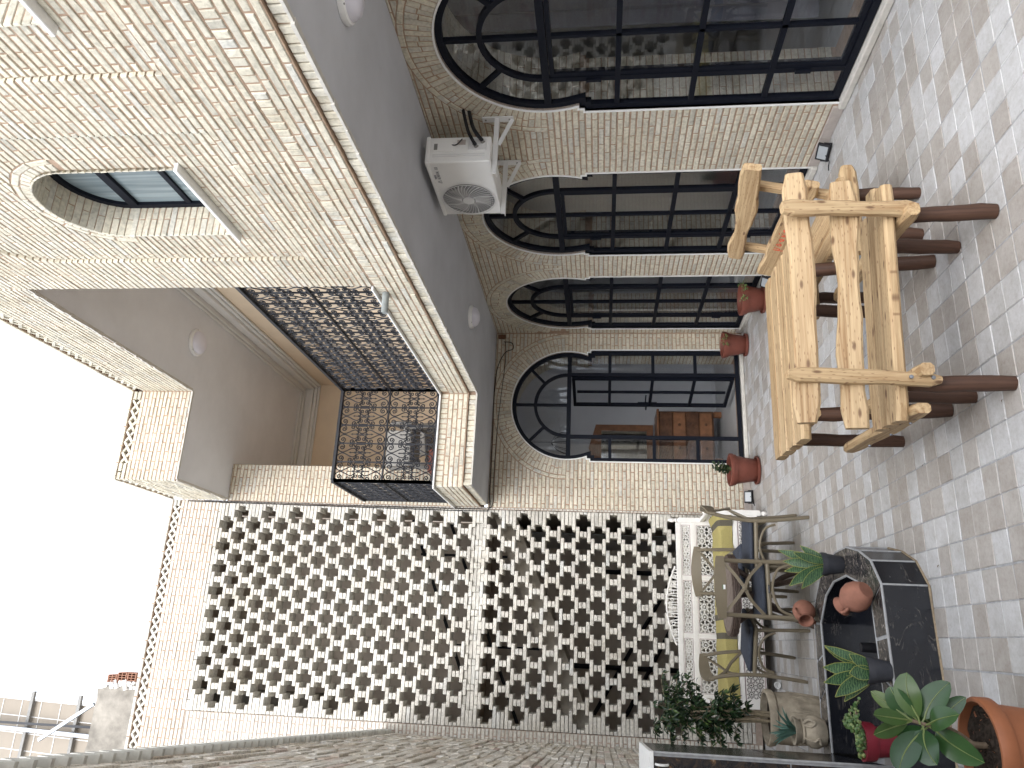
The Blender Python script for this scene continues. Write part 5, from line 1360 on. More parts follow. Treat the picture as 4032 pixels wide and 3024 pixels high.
# rubber plant in the foreground
def rubber():
    c = (-.278, 2.92, .002); t = thing('rubber_plant', 'rubber plant with broad glossy leaves in an orange pot at the frame edge', 'potted plant', c)
    h = .40; b = MB(); b.lathe([(.105, 0), (.11, .004), (.142, h-.055), (.152, h-.055), (.160, h-.045), (.160, h-.006), (.155, h), (.145, h), (.138, h-.03), (.001, h-.032)], c, 56); b.build('pot', 'terracotta_orange', t, smooth=True)
    b = MB(); rg = random.Random(3)
    n = 18
    vs = [(c[0]+.137*r/n*math.cos(k*math.pi/16), c[1]+.137*r/n*math.sin(k*math.pi/16), c[2]+h-.027+rg.uniform(-.006, .007)) for r in range(1, n+1) for k in range(32)]
    b.add(vs, [(r*32+k, r*32+(k+1) % 32, (r+1)*32+(k+1) % 32, (r+1)*32+k) for r in range(n-1) for k in range(32)]+[tuple(range(32))]); b.build('soil', 'soil', t)
    base = Vector((c[0]+.01, c[1], c[2]+h-.03)); top = Vector((-.205, 2.93, .60))
    b = MB(); b.tube(smooth_pts([base, base+Vector((.005, 0, .07)), (top+base)/2+Vector((.01, 0, .03)), top], 4), [.010]*5+[.008]*5+[.006]*3, 8)
    b.tube(smooth_pts([base+Vector((0, 0, .04)), base+Vector((.03, .01, .08)), base+Vector((.055, .01, .13))], 3), .006, 7); b.build('stem', 'bark', t, smooth=True)
    lv = [  # base, tip, width, droop, normal
        ((-.215, 2.93, .575), (-.075, 2.90, .475), .085, .03, (0, -.8, .6)), ((-.21, 2.93, .58), (-.10, 2.95, .655), .075, .02, (-.4, -.9, .25)),
        ((-.215, 2.92, .58), (-.052, 2.93, .60), .085, .03, (.2, -.9, .5)), ((-.205, 2.93, .60), (-.19, 2.88, .74), .06, .01, (.5, -.8, .1)),
        ((-.205, 2.93, .60), (-.12, 2.98, .71), .05, .0, (.2, -.9, .2)), ((-.215, 2.93, .57), (-.33, 2.87, .56), .095, .03, (-.1, -.85, .6)),
        ((-.22, 2.93, .565), (-.36, 2.90, .67), .085, .03, (.3, -.9, .3)), ((-.22, 2.92, .55), (-.31, 2.83, .43), .09, .03, (-.2, -.85, .5)),
        ((-.225, 2.95, .53), (-.11, 3.03, .47), .075, .03, (.1, -.6, .8)), ((-.225, 2.95, .53), (-.13, 3.02, .55), .07, .03, (.3, -.8, .5)),
        ((-.205, 2.93, .60), (-.255, 2.93, .73), .06, .01, (-.4, -.9, 0)), ((-.235, 2.94, .52), (-.34, 3.04, .52), .08, .03, (0, -.6, .8)),
        ((-.215, 2.93, .52), (-.12, 2.90, .43), .055, .02, (0, -.9, .4)), ((-.21, 2.94, .59), (-.15, 3.0, .62), .07, .02, (.5, -.7, .5)), ((-.22, 2.93, .55), (-.29, 2.98, .62), .08, .02, (-.3, -.8, .5)), ((-.215, 2.92, .56), (-.17, 2.80, .50), .08, .03, (.3, -.5, .8))]
    for (p, q, w, dr, nr) in lv:
        p, q = Vector(p), Vector(q); d = q-p; st = p+d*.14
        b = MB(); r = random.random(); md = (st+q)/2+Vector((0, 0, dr)); pf = lambda s: math.sin(math.pi*min(1, s*.97+.015))**.62 if s < .93 else .12*(1-s)/.07+.02
        blade(b, st, q, w, md, nr, r, .10, pf, 12); L_ = b.build('leaf', 'rubber_leaf', t, smooth=True)
        b = MB(); pts = [st*(1-s/8)**2+md*2*(s/8)*(1-s/8)+q*(s/8)**2+Vector(nr).normalized()*.0012 for s in range(9)]; b.tube([p]+pts, [.0035]*2+[.003, .0026, .0022, .002, .0016, .0012, .001, .0006], 5); b.build('midrib', 'rubber_vein', L_, smooth=True)
rubber()
# three terracotta-coloured plastic pots by the doors
def door_pot(c, r1, h, label, plant):
    t = thing('flower_pot', label, 'potted plant', c, group='terracotta plastic pots by the doors')
    b = MB(); b.lathe([(r1*.62, .012), (r1*.66, .02), (r1*.86, h-.065), (r1*.93, h-.065), (r1*.95, h-.035), (r1*.99, h-.035), (r1, h-.004), (r1*.97, h), (r1*.9, h), (r1*.86, h-.05), (.001, h-.05)], c, 40); b.build('pot', 'terracotta_plastic', t, smooth=True)
    b = MB(); b.lathe([(r1*.7, 0), (r1*.84, .005), (r1*.88, .03), (r1*.84, .032), (r1*.78, .012), (.001, .012)], c, 40); b.build('saucer', 'terracotta_plastic', t, smooth=True)
    b = MB(); b.lathe([(r1*.87, h-.045), (.001, h-.04)], c, 24); b.build('soil', 'soil', t)
    rg = random.Random(int(c[1]*100)); b = MB(); st = MB(); z = c[2]+h-.045
    if plant == 'bush':
        for k in range(9):
            a = rg.uniform(0, 6.28); L = rg.uniform(.08, .20); p0 = Vector((c[0], c[1], z)); p1 = p0+Vector((math.cos(a)*.07*rg.random(), math.sin(a)*.07*rg.random(), L)); st.tube([p0, (p0+p1)/2+Vector((.01, 0, 0)), p1], .003, 5)
            for i in range(9):
                q = p0.lerp(p1, .35+.65*i/8); aa = i*2.4; d = Vector((math.cos(aa), math.sin(aa), .5)).normalized(); blade(b, q, q+d*.045, .022, q+d*.02+Vector((0, 0, .008)), (0, -.5, 1), rg.random()**2*.8, .12, None, 4)
        st.build('stems', 'green_stem', t); b.build('leaves', 'ficus_leaf', t, kind='stuff')
    else:
        for k in range(plant):
            a = -1.9+.5*k; p0 = Vector((c[0]+r1*.5*math.cos(a), c[1]+r1*.5*math.sin(a), z)); p1 = Vector((c[0]+r1*1.02*math.cos(a), c[1]+r1*1.02*math.sin(a), c[2]+h+.01)); p2 = p1+Vector((math.cos(a)*.03, math.sin(a)*.03, -.06))
            st.tube(smooth_pts([p0, p1, p2], 3), .0025, 4)
            for i in range(14):
                q = p1.lerp(p2, rg.random())+Vector((rg.uniform(-.03, .03), rg.uniform(-.02, .02), rg.uniform(-.01, .02))); aa = rg.uniform(0, 6.28); d = Vector((math.cos(aa), math.sin(aa), .2)); blade(b, q, q+d*.022, .016, q+d*.01, (0, -.6, 1), .3+.7*rg.random(), .1, None, 3)
        st.build('stems', 'green_stem', t); b.build('leaves', 'succulent_leaf', t, kind='stuff')
door_pot((1.80, 8.12, .003), .175, .305, 'terracotta pot with an upright leafy bush left of the open door', 'bush')
door_pot((3.31, 8.33, .003), .155, .28, 'terracotta pot with one trailing sprig in the corner between two doors', 2)
door_pot((3.40, 7.30, .003), .165, .25, 'terracotta pot with a few creeping leaves behind the picnic table', 3)
# ---------------------------------------------------------------- dining set
def make_chair(label):
    t = thing('dining_chair', label, 'chair', (0, 0, 0), rz=1e-6, group='taupe cross-back chairs round the wicker table')
    M_ = 'taupe_plastic'; sw, sd, sz, H = .205, .195, .415, .80
    for s in (-1, 1):
        b = MB(); b.tube(smooth_pts([(s*.20, -.235, 0), (s*.20, -.21, .2), (s*.198, -.195, .42), (s*.196, -.215, .62), (s*.194, -.25, .765)], 4), [.013]+[.0155]*15+[.014], 8); b.build('back_leg', M_, t, smooth=True, local=True)
        b = MB(); b.tube(smooth_pts([(s*.205, .20, 0), (s*.195, .19, .2), (s*.19, .18, .40)], 3), [.012]+[.015]*6, 8); b.build('front_leg', M_, t, smooth=True, local=True)
        b = MB(); b.tube(smooth_pts([(s*.196, -.17, .26), (s*.195, -.13, .345), (s*.195, 0, .385), (s*.193, .12, .345), (s*.192, .165, .26)], 4), .010, 7); b.build('side_arch', M_, t, smooth=True, local=True)
    for y in (-.195, .182):
        b = MB(); b.tube(smooth_pts([(-.185, y, .24), (-.14, y, .34), (0, y, .385), (.14, y, .34), (.185, y, .24)], 4), .010, 7); b.build('cross_arch', M_, t, smooth=True, local=True)
    b = MB(); b.box(-.205, -.20, .395, .205, .205, .425); b.build('seat_frame', M_, t, local=True, bevel=.012, seg=2)
    b = MB(); b.box(-.185, -.185, .426, .185, .205, .462); b.build('cushion', 'cushion_grey', t, local=True, bevel=.018, seg=3, smooth=True)
    # bowed top rail
    b = MB(); N_ = 12; vs = []
    for i in range(N_+1):
        x = -.225+.45*i/N_; q = (x/.225)**2; y = -.262-.045*(1-q)+.012; h = .045*(1-.35*q)
        for dy, dz in ((-.009, -h), (.009, -h), (.006, h), (-.006, h)): vs.append((x, y+dy-dz*.12, .765+dz+.01*(1-q)))
    b.add(vs, [(i*4+k, i*4+(k+1) % 4, (i+1)*4+(k+1) % 4, (i+1)*4+k) for i in range(N_) for k in range(4)]+[(0, 1, 2, 3), tuple(N_*4+k for k in (3, 2, 1, 0))]); b.build('top_rail', M_, t, local=True, smooth=True, fix=True)
    for s in (-1, 1):
        b = MB(); pts = smooth_pts([(s*.185, -.205, .455), (s*.09, -.25, .55), (0, -.275-.004*s, .60), (-s*.09, -.272, .665), (-s*.17, -.262, .735)], 4)
        for p, q in zip(pts[:-1], pts[1:]): b.bar(p, q, .022, .012, up=(0, 1, 0))
        b.build('cross_slat', M_, t, local=True)
    b = MB(); b.lathe([(.02, 0), (.018, .01), (.001, .012)], (0, -.283, .60), 10, Matrix.Rotation(math.pi/2, 3, 'X')); b.build('boss', M_, t, local=True)
    return t
ch = make_chair('taupe cross-back chair with its back to the camera, sticker on its rail')
tag(ch, group='taupe cross-back chairs round the wicker table')
spots = [((.43, 6.18, .003), 0, None), ((.83, 6.545, .003), rad(79), 'taupe cross-back chair at the right side of the wicker table, seen edge on'), ((.07, 6.81, .003), rad(-116), 'taupe cross-back chair at the left of the table beside the fig'), ((.67, 7.02, .003), rad(183), 'taupe cross-back chair on the far side of the table, before the white bench')]
for i, (loc, rz, lab) in enumerate(spots):
    o = ch if i == 0 else copy_tree(ch)
    o.location = loc; o.rotation_euler = (0, 0, rz)
    if lab: o['label'] = lab
# sticker and maker's plate on the chair nearest the camera
b = MB(); b.box(-.02, -.3075, .742, .012, -.3065, .757); b.build('sticker', 'white_enamel', ch, local=True)
b = MB(); b.box(-.02, -.3075, .757, .012, -.3066, .761); b.build('sticker_band', 'green_ink', ch, local=True)
b = MB(); b.box(-.03, -.206, .405, .03, -.2005, .417); b.build('maker_plate', 'cable_black', ch, local=True)
b = MB()
for k in range(9): b.box(-.024+k*.0055, -.2068, .408, -.021+k*.0055, -.2058, .414)
b.build('maker_letters', 'grey_ink', ch, local=True)
def wicker_table():
    c = (.41, 6.50, .003); t = thing('wicker_table', 'round brown wicker table with slatted top among the chairs', 'table', c)
    r, z = .315, .635
    b = MB(); b.lathe([(r*.93, z-.055), (r, z-.05), (r*1.01, z-.02), (r, z), (r*.93, z+.004), (r*.9, z)], c, 48); b.build('woven_rim', 'rattan_brown', t, smooth=True)
    b = MB()
    for zz in (z-.048, z-.036, z-.024, z-.012): b.tube([(c[0]+r*1.008*math.cos(k*math.pi/32), c[1]+r*1.008*math.sin(k*math.pi/32), zz+.003*math.sin(k*4)) for k in range(64)], .006, 5, closed=True)
    b.build('woven_band', 'rattan_brown', t, smooth=True)
    for i in range(8):
        x = -r*.88+.0687*i; x0, x1 = x+.002, x+.0665; m_ = max(abs(x0), abs(x1)); hh = math.sqrt(max(0, (r*.9)**2-min(m_, r*.88)**2))
        if hh < .03: continue
        b = MB(); cs, sn = math.cos(.5), math.sin(.5)
        pts = []
        for xx in (x0, x1):
            y_ = math.sqrt(max(0, (r*.905)**2-xx*xx)); pts.append((xx, y_))
        poly = [(pts[0][0], -pts[0][1]), (pts[1][0], -pts[1][1]), (pts[1][0], pts[1][1]), (pts[0][0], pts[0][1])]
        b.prism([(c[0]+x_*cs-y_*sn, c[1]+x_*sn+y_*cs) for x_, y_ in poly], lambda u, v, w: (u, v, w), z-.012, z+.0045); b.build('top_slat', 'table_slat', t, fix=True)
    for k in range(4):
        a = k*math.pi/2+.6
        b = MB(); b.tube(smooth_pts([(c[0]+.27*math.cos(a), c[1]+.27*math.sin(a), .005), (c[0]+.2*math.cos(a), c[1]+.2*math.sin(a), .16), (c[0]+.10*math.cos(a+.5), c[1]+.10*math.sin(a+.5), .36), (c[0]+.22*math.cos(a+1.0), c[1]+.22*math.sin(a+1.0), .58)], 6), .021, 8); b.build('leg', 'rattan_brown', t, smooth=True)
    b = MB(); b.tube([(c[0]+.13*math.cos(k*math.pi/16), c[1]+.13*math.sin(k*math.pi/16), .34) for k in range(32)], .014, 6, closed=True); b.build('leg_ring', 'rattan_brown', t, smooth=True)
wicker_table()
# ---------------------------------------------------------------- white fretwork bench
def fret(b, x0, x1, z0, z1, y, cell, th=.010, dep=.012):
    """star lattice of thin strips filling a panel"""
    nx = max(1, round((x1-x0)/cell)); nz = max(1, round((z1-z0)/cell)); cx, cz = (x1-x0)/nx, (z1-z0)/nz
    for i in range(nx):
        for j in range(nz):
            ox, oz = x0+(i+.5)*cx, z0+(j+.5)*cz; r = min(cx, cz)*.5; kx, kz = cx/2, cz/2
            n = 8
            ring = [(ox+kx*.52*math.cos(k*math.pi/4+math.pi/8), oz+kz*.52*math.sin(k*math.pi/4+math.pi/8)) for k in range(8)]
            for k in range(8):
                a, c_ = ring[k], ring[(k+1) % 8]; b.bar((a[0], y, a[1]), (c_[0], y, c_[1]), th*.8, dep, up=(0, 1, 0))
                m_ = ((a[0]+c_[0])/2, (a[1]+c_[1])/2); ang = k*math.pi/4+math.pi/4
                e = (ox+kx*max(-1, min(1, 1.35*math.cos(ang))), oz+kz*max(-1, min(1, 1.35*math.sin(ang)))); b.bar((a[0], y+.001, a[1]), (e[0], y+.001, e[1]), th*.7, dep*.9, up=(0, 1, 0)); b.bar((c_[0], y-.001, c_[1]), (e[0], y-.001, e[1]), th*.7, dep*.9, up=(0, 1, 0))
            b.lathe([(r*.2, -dep/2), (r*.2, dep/2)], (ox, y, oz), 8, Matrix.Rotation(math.pi/2, 3, 'X'))
def turned_post(t, x, y, z0, z1, name='post'):
    b = MB(); H = z1-z0
    b.lathe([(.012, 0), (.024, .015), (.026, .04), (.016, .055), (.027, .07)], (x, y, z0), 16); b.box(x-.026, y-.026, z0+.07, x+.026, y+.026, z1-.11)
    b.lathe([(.027, H-.11), (.016, H-.10), (.025, H-.085), (.016, H-.07), (.026, H-.045), (.018, H-.015), (.001, H)], (x, y, z0), 16); b.build(name, 'white_wood', t, smooth=True)
def daybed():
    t = thing('white_bench', 'white carved fretwork bench with mustard throw against the brick screen', 'bench', (.4, 8.2, 0))
    X0, X1, YF, YK = -.50, 1.30, 7.86, 8.44
    for x in (X0, X1): turned_post(t, x, YF, 0, .64); turned_post(t, x, YK, 0, .93)
    # back: rails and pierced panels
    zr = [.36, .395, .60, .635, .79, .84]
    b = MB(); b.box(X0+.026, YK-.015, .355, X1-.026, YK+.015, .40); b.build('back_rail', 'white_wood', t, bevel=.003)
    b = MB(); b.box(X0+.026, YK-.015, .645, X1-.026, YK+.015, .69); b.build('back_rail', 'white_wood', t, bevel=.003)
    b = MB(); b.box(X0+.026, YK-.018, .80, X1-.026, YK+.018, .85); b.build('back_rail', 'white_wood', t, bevel=.003)
    xs = [X0+.026+(X1-X0-.052)*i/3 for i in range(4)]
    for i in range(3):
        for z0, z1, cell in ((.40, .645, .11), (.69, .80, .075)):
            a, c_ = xs[i]+.035, xs[i+1]-.035
            b = MB()
            b.box(xs[i], YK-.012, z0, a, YK+.012, z1); b.box(c_, YK-.012, z0, xs[i+1]-.0005, YK+.012, z1); b.box(a, YK-.012, z0, c_, YK+.012, z0+.02); b.box(a, YK-.012, z1-.02, c_, YK+.012, z1); b.build('panel_frame', 'white_wood', t)
            b = MB(); fret(b, a, c_, z0+.02, z1-.02, YK, cell, .009); b.build('fretwork', 'white_wood', t)
            b = MB()
            for p, q in (((a-.008, z0+.012), (c_+.008, z0+.012)), ((a-.008, z1-.012), (c_+.008, z1-.012)), ((a-.008, z0+.012), (a-.008, z1-.012)), ((c_+.008, z0+.012), (c_+.008, z1-.012))): b.bar((p[0], YK-.0125, p[1]), (q[0], YK-.0125, q[1]), .003, .003, up=(0, 1, 0))
            b.build('painted_line', 'plum_line', t)
    # pierced crest
    b = MB(); n = 26
    for i in range(n):
        x = .02+.78*i/n; h = .03+.075*math.sin(math.pi*(i+.5)/n); b.bar((x, YK, .85), (x+.012*math.sin(i*2.1), YK, .85+h), .010, .012, up=(0, 1, 0))
    arc = [(.01+.80*k/30, .85+.012+.095*math.sin(math.pi*k/30)+.008*abs(math.sin(k*1.3))) for k in range(31)]
    b.tube([(x, YK, z) for x, z in arc], .011, 6)
    for k in range(2, 29, 3): b.tube([(arc[k][0]+.016*math.cos(q*.785), YK, .85+(arc[k][1]-.85)*.5+.016*math.sin(q*.785)) for q in range(8)], .005, 5, closed=True)
    b.build('crest', 'white_wood', t)
    # seat, apron, legs, arms
    b = MB(); b.box(X0+.026, YF-.018, .30, X1-.026, YK-.02, .345); b.build('seat_base', 'white_wood', t, bevel=.003)
    b = MB(); b.box(X0+.026, YF-.012, .10, X1-.026, YF+.008, .30)
    b.build('apron', 'white_wood', t, bevel=.002)
    b = MB(); fret(b, X0+.06, X1-.06, .125, .285, YF-.0145, .08, .0045, .005); b.build('apron_carving_shade', 'fret_shadow', t)  # dark strips put the shade of the carved pattern into colour
    b = MB()
    for z in (.295, .112): b.bar((X0+.04, YF-.0135, z), (X1-.04, YF-.0135, z), .004, .003, up=(0, 1, 0))
    b.build('painted_line', 'plum_line', t)
    for x in (X0, X1):
        b = MB(); b.box(x-.018, YF+.02, .56, x+.018, YK-.02, .60); b.build('arm_rail', 'white_wood', t, bevel=.004)
        b = MB(); b.box(x-.015, YF+.026, .12, x+.015, YK-.026, .30); b.build('side_panel', 'white_wood', t)
        for k in range(4):
            y = YF+.10+.12*k; b = MB(); b.lathe([(.010, .345), (.016, .40), (.009, .43), (.017, .47), (.010, .53), (.014, .56)], (x, y, 0), 10); b.build('spindle', 'white_wood', t, smooth=True)
    c = MB(); c.box(X0+.03, YF+.01, .347, X1-.03, YK-.03, .455); tag(c.build('seat_mattress', 'mustard_cloth', bevel=.025, seg=3, smooth=True), 'thin mattress on the white bench, almost hidden by its throw', 'mattress')
    # mustard throw: draped sheet over seat front, right end hanging
    m_ = MB(); nx = 60; prof = [(YK-.05, .468), (YK-.2, .474), (YF+.12, .476), (YF+.02, .474), (YF-.012, .455), (YF-.022, .40), (YF-.024, .345)]
    rg = random.Random(4); vs = []
    for i in range(nx+1):
        x = X0+.06+(X1-X0-.05)*i/nx
        for j, (y, z) in enumerate(prof):
            wv = .006*math.sin(i*.55+j*.8)+.004*math.sin(i*1.3); yy = y+(wv if j > 3 else 0); zz = z+(wv*.5 if j < 5 else wv*.6)
            if x > X1-.12: zz += .03*(x-(X1-.12))/.11*(1 if j < 5 else .3)
            vs.append((x, yy, zz+.004))
    k = len(prof); cells = [(i*k+j, (i+1)*k+j, (i+1)*k+j+1, i*k+j+1) for i in range(nx) for j in range(k-1)]
    th = thing('throw', 'mustard yellow throw with dark woven stripes draped over the white bench', 'blanket', (.4, 7.9, .4))
    stripe = lambda i: (18 <= i <= 19) or (24 <= i <= 25) or (55 <= i <= 56)
    fA = [f for f in cells if not stripe(cells.index(f)//(k-1))]; fB = [f for f in cells if stripe(cells.index(f)//(k-1))]
    m_.add(vs, fA); m_.build('cloth', 'mustard_cloth', th, smooth=True)
    m2 = MB(); m2.add(vs, fB); m2.build('stripe', 'stripe_cloth', th, smooth=True)
    m3 = MB()
    for q in range(40): 
        x = X1-.01+rg.uniform(-.01, .02); y = YF-.02+rg.uniform(0, .22); m3.tube([(x, y, .50-(.0 if y > YF else .05)), (x+.02, y-.01, .49), (x+.03+rg.uniform(-.01, .01), y-.015, .44)], .0035, 4)
    m3.build('fringe', 'mustard_cloth', th)
    # dropped cup under the bench end
    q = thing('paper_cup', 'small white cup lying under the left end of the white bench', 'cup', (-.30, 7.72, .03)); R_ = Matrix.Rotation(rad(75), 3, 'X')
    b = MB(); b.lathe([(.022, -.03), (.03, .03), (.026, .03), (.02, -.02), (.001, -.02)], (0, 0, 0), 18, R_); b.build('cup', 'white_enamel', q, smooth=True, local=True)
daybed()
# ---------------------------------------------------------------- behind the glass
def curtain(y0, y1, z0, label, x=XR+.56):
    b = MB(); n = 60; vs = []
    for i in range(n+1):
        y = y0+(y1-y0)*i/n
        for z in (z0+.02*math.sin(i*.5), 1.0, 1.8, 2.75): vs.append((x+.05*math.sin(i*.9+.3*z)+.02*math.sin(i*2.3+z), y+.01*math.sin(i*1.7+z), z))
    b.add(vs, [(i*4+j, (i+1)*4+j, (i+1)*4+j+1, i*4+j+1) for i in range(n) for j in range(3)]); tag(b.build('curtain', 'curtain_cloth', smooth=True), label, 'curtain', 'dark curtains behind the arched doors')
curtain(2.6, 4.28, .22, 'dark grey curtain hanging behind the nearest arched door')
curtain(4.9, 5.95, .06, 'dark curtain behind the near half of the middle arched door')
curtain(6.9, 7.62, .06, 'dark curtain behind the near part of the corner arched door')
def chest():
    x0, x1, y0, y1 = 2.33, 3.06, 10.15, 10.61; t = thing('chest_of_drawers', 'dark reddish wooden chest of drawers inside the room past the open door', 'chest', (2.7, 10.4, .03))
    b = MB(); b.box(x0, y0+.02, .14, x1, y1, .875); b.build('carcass', 'dark_wood', t, bevel=.006)
    b = MB(); b.box(x0-.025, y0-.01, .875, x1+.025, y1, .905); b.build('top', 'mid_wood', t, bevel=.006)
    for k in range(4):
        z = .165+.177*k; b = MB(); b.box(x0+.03, y0, z, x1-.03, y0+.025, z+.165); d = b.build('drawer', 'dark_wood' if k % 2 else 'mid_wood', t, bevel=.006)
        for x in (x0+.2, x1-.2): b = MB(); b.lathe([(.012, 0), (.02, .02), (.001, .03)], (x, y0-.002, z+.085), 10, Matrix.Rotation(math.pi/2, 3, 'X')); b.build('knob', 'dark_wood', d, smooth=True)
    for x in (x0+.04, x1-.04): b = MB(); b.box(x-.04, y0+.02, .03, x+.04, y0+.08, .14); b.build('foot', 'mid_wood', t, bevel=.01)
    t = thing('wall_mirror', 'carved wooden mirror leaning above the chest inside the room', 'mirror', (2.6, 10.6, 1.2)); a, c_, z0, z1 = 2.28, 2.97, .93, 1.74
    b = MB(); P_ = Plane((0, 10.60, 0), (1, 0, 0), (0, -1, 0)); ol = [(a, z0), (a, z1), ((a+c_)/2-.2, z1+.04), ((a+c_)/2, z1+.10), ((a+c_)/2+.2, z1+.04), (c_, z1), (c_, z0)]; il = [(a+.09, z0+.09), (a+.09, z1-.08), (a+.2, z1-.08), ((a+c_)/2, z1-.08), (c_-.2, z1-.08), (c_-.09, z1-.08), (c_-.09, z0+.09)]
    ribbon(b, P_, ol, il, .03, -.01, closed=True); b.build('frame', 'mid_wood', t, fix=True)
    b = MB(); b.box(a+.08, 10.597, z0+.08, c_-.08, 10.604, z1-.07); b.build('glass', 'mirror_back', t)
    t = thing('wire_lamp', 'black wire cage lamp hanging inside the room past the open door', 'lamp', (2.5, 9.8, 2.1)); c = Vector((2.5, 9.8, 2.12))
    for k in range(10):
        aa = k*math.pi/5; b = MB(); b.tube(smooth_pts([c+Vector((.02*math.cos(aa), .02*math.sin(aa), .2)), c+Vector((.11*math.cos(aa), .11*math.sin(aa), .12)), c+Vector((.17*math.cos(aa), .17*math.sin(aa), -.02))], 4), .004, 4); b.build('wire', 'black_iron', t)
    b = MB(); b.tube([c+Vector((.17*math.cos(k*math.pi/12), .17*math.sin(k*math.pi/12), -.02)) for k in range(24)], .005, 4, closed=True); b.tube([c+Vector((0, 0, .2)), c+Vector((0, 0, .77))], .004, 5); b.build('flex', 'black_iron', t)
chest()
# ---------------------------------------------------------------- balcony clutter
def plastic_chair(loc, rz, label):
    t = thing('plastic_chair', label, 'chair', loc, rz=rz, group='white plastic chairs on the balcony')
    b = MB(); b.box(-.22, -.20, .40, .22, .22, .43); b.build('seat', 'chair_white', t, local=True, bevel=.012, seg=2)
    b = MB(); b.add([(-.20, -.20, .43), (.20, -.20, .43), (.22, -.32, .84), (-.22, -.32, .84), (-.20, -.23, .43), (.20, -.23, .43), (.22, -.35, .84), (-.22, -.35, .84)], [(0, 1, 2, 3), (7, 6, 5, 4), (0, 4, 5, 1), (1, 5, 6, 2), (2, 6, 7, 3), (3, 7, 4, 0)]); b.build('backrest', 'chair_white', t, local=True, bevel=.01)
    for sx in (-1, 1):
        b = MB(); b.tube(smooth_pts([(sx*.24, -.26, .64), (sx*.25, 0, .65), (sx*.25, .2, .62), (sx*.25, .22, .4)], 3), .02, 6); b.build('arm', 'chair_white', t, local=True, smooth=True)
        for y in (-.2, .2): b = MB(); b.bar((sx*.25, y*1.15, 0), (sx*.21, y, .41), .05, .03); b.build('leg', 'chair_white', t, local=True)
plastic_chair((2.2, 8.9, ZC1+.002), rad(150), 'white plastic armchair on the balcony nearer the inner corner')
plastic_chair((2.0, 8.15, ZC1+.002), rad(170), 'white plastic armchair on the balcony beside the red tub')
b = MB(); b.box(1.60, 7.60, ZC1+.002, 1.85, 7.78, ZC1+.12); tag(b.build('red_tub', 'terracotta_plastic', bevel=.01), 'long red planter tub on the balcony edge behind the scrolls', 'planter')
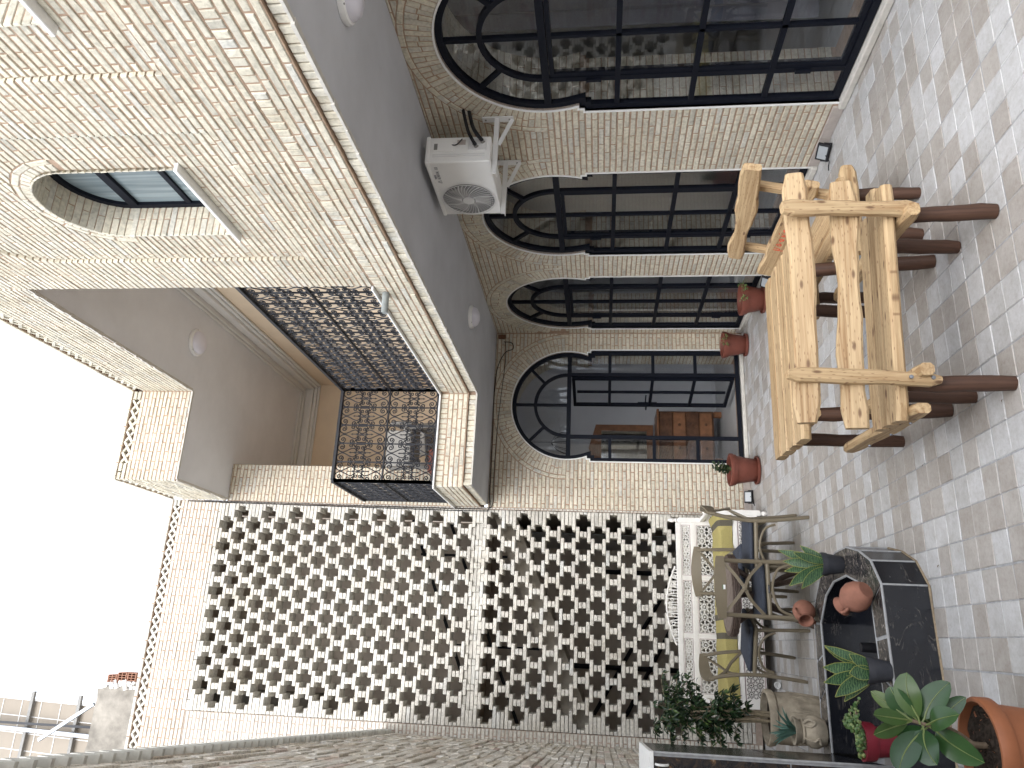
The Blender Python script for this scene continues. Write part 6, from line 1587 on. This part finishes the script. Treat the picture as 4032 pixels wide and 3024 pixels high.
# ---------------------------------------------------------------- roofscape behind the left wall
def roofscape():
    t = thing('old_wall', 'weathered grey rendered wall end rising behind the left end of the screen', 'wall', (-1.1, 9.3, 5))
    sc = 9.3/8.9; Z = lambda z: 1.65+(z-1.65)*sc
    b = MB(); P_ = Plane((0, 9.3, 0), (1, 0, 0), (0, -1, 0)); rg = random.Random(8)
    top = [(-2.2, Z(7.46))]+[(-2.2+.1*i, Z(7.46)+rg.uniform(-.015, .015)) for i in range(1, 15)]+[(-.80, Z(7.44)), (-.77, Z(7.35)), (-.76+.02, Z(7.1)), (-.73, 5.0), (-2.2, 5.0)]
    b.prism(top, lambda u, v, w: tuple(P_(u, v, w)), 0, -.35); b.build('render', 'old_concrete', t, fix=True)
    for i in range(3):
        z = Z(7.02)+.125*i
        b = MB()
        x0, x1 = -.72, -.60+(.0 if i < 2 else -.03)
        b.box(x0, 9.30, z, x1, 9.5, z+.012); b.box(x0, 9.30, z+.1, x1, 9.5, z+.115)
        for k in range(5): xx = x0+(x1-x0-.008)*k/4; b.box(xx, 9.3005, z+.012, xx+.008, 9.4995, z+.1)
        b.box(x0, 9.3006, z+.054, x1, 9.4994, z+.062); b.build('hollow_brick', 'hollow_brick', t)
    b = MB()
    for k in range(14): b.cbox((-.74+rg.uniform(-.03, .03), 9.29+rg.uniform(-.01, .05), Z(7.0)+.03*k), (rg.uniform(.03, .07), .05, rg.uniform(.02, .05)), Matrix.Rotation(rg.uniform(-.5, .5), 3, 'Y'))
    b.build('mortar_lumps', 'white_plaster', t)
    s = thing('solar_panel', 'tilted solar panel underside with pale grid lines above the left wall', 'solar panel', (-2.5, 12, 9.5))
    q = lambda x, z, d=0: (x, 12+(z-9)*.25+d, z)
    b = MB(); b.add([q(-5, 8.8), q(-1.30, 8.8), q(-1.30, 13), q(-5, 13), q(-5, 8.8, .03), q(-1.30, 8.8, .03), q(-1.30, 13, .03), q(-5, 13, .03)], [(0, 1, 2, 3), (4, 5, 6, 7), (0, 1, 5, 4), (1, 2, 6, 5), (2, 3, 7, 6), (3, 0, 4, 7)]); b.build('panel_back', 'panel_cream', s, fix=True)
    b = MB(); b.bar(q(-1.29, 8.8), q(-1.29, 13), .03, .05); b.build('panel_frame', 'white_metal', s)
    for x in np.arange(-1.55, -4.9, -.25): b = MB(); b.bar(q(x, 8.8, -.004), q(x, 13, -.004), .012, .004, up=(0, 1, 0)); b.build('grid_line', 'moulding_paint', s)
    for z in np.arange(9.0, 13, .42): b = MB(); b.bar(q(-4.9, z, -.006), q(-1.32, z, -.006), .012, .004, up=(0, 1, 0)); b.build('grid_line', 'moulding_paint', s)
    for z in (9.85, 10.85, 11.9): b = MB(); b.bar(q(-4.9, z, -.05), q(-1.16, z, -.05), .05, .05, up=(0, 1, 0)); b.build('purlin', 'grey_steel', s)
    b = MB(); b.bar((-1.72, 11.85, 8.6), (-1.72, 12.6, 12.2), .06, .05); b.build('strut', 'galvanised', s)
    b = MB(); b.bar((-1.58, 11.95, 8.6), (-1.66, 12.5, 12.2), .035, .04); b.build('strut', 'black_iron', s)
    b = MB(); b.bar((-1.78, 11.8, 10.15), (-1.22, 11.7, 9.3), .05, .04, up=(0, 1, 0)); b.build('brace', 'galvanised', s)
roofscape()

# a few dry leaves and crumbs blown onto the tiles
def litter():
    b = MB(); rg = random.Random(31)
    for k in range(46):
        x, y = rg.uniform(-.3, 3.4), rg.uniform(1.9, 8.3); a = rg.uniform(0, 6.28); L = rg.uniform(.006, .02)
        d = Vector((math.cos(a), math.sin(a), 0)); p = Vector((x, y, .003))
        blade(b, p, p+d*L+Vector((0, 0, .004)), L*.4, p+d*L*.5+Vector((0, 0, .006)), (0, 0, 1), rg.random(), .1, None, 3)
    tag(b.build('dry_litter', 'bark'), 'scattered dry leaf crumbs on the tiled floor', kind='stuff')
litter()
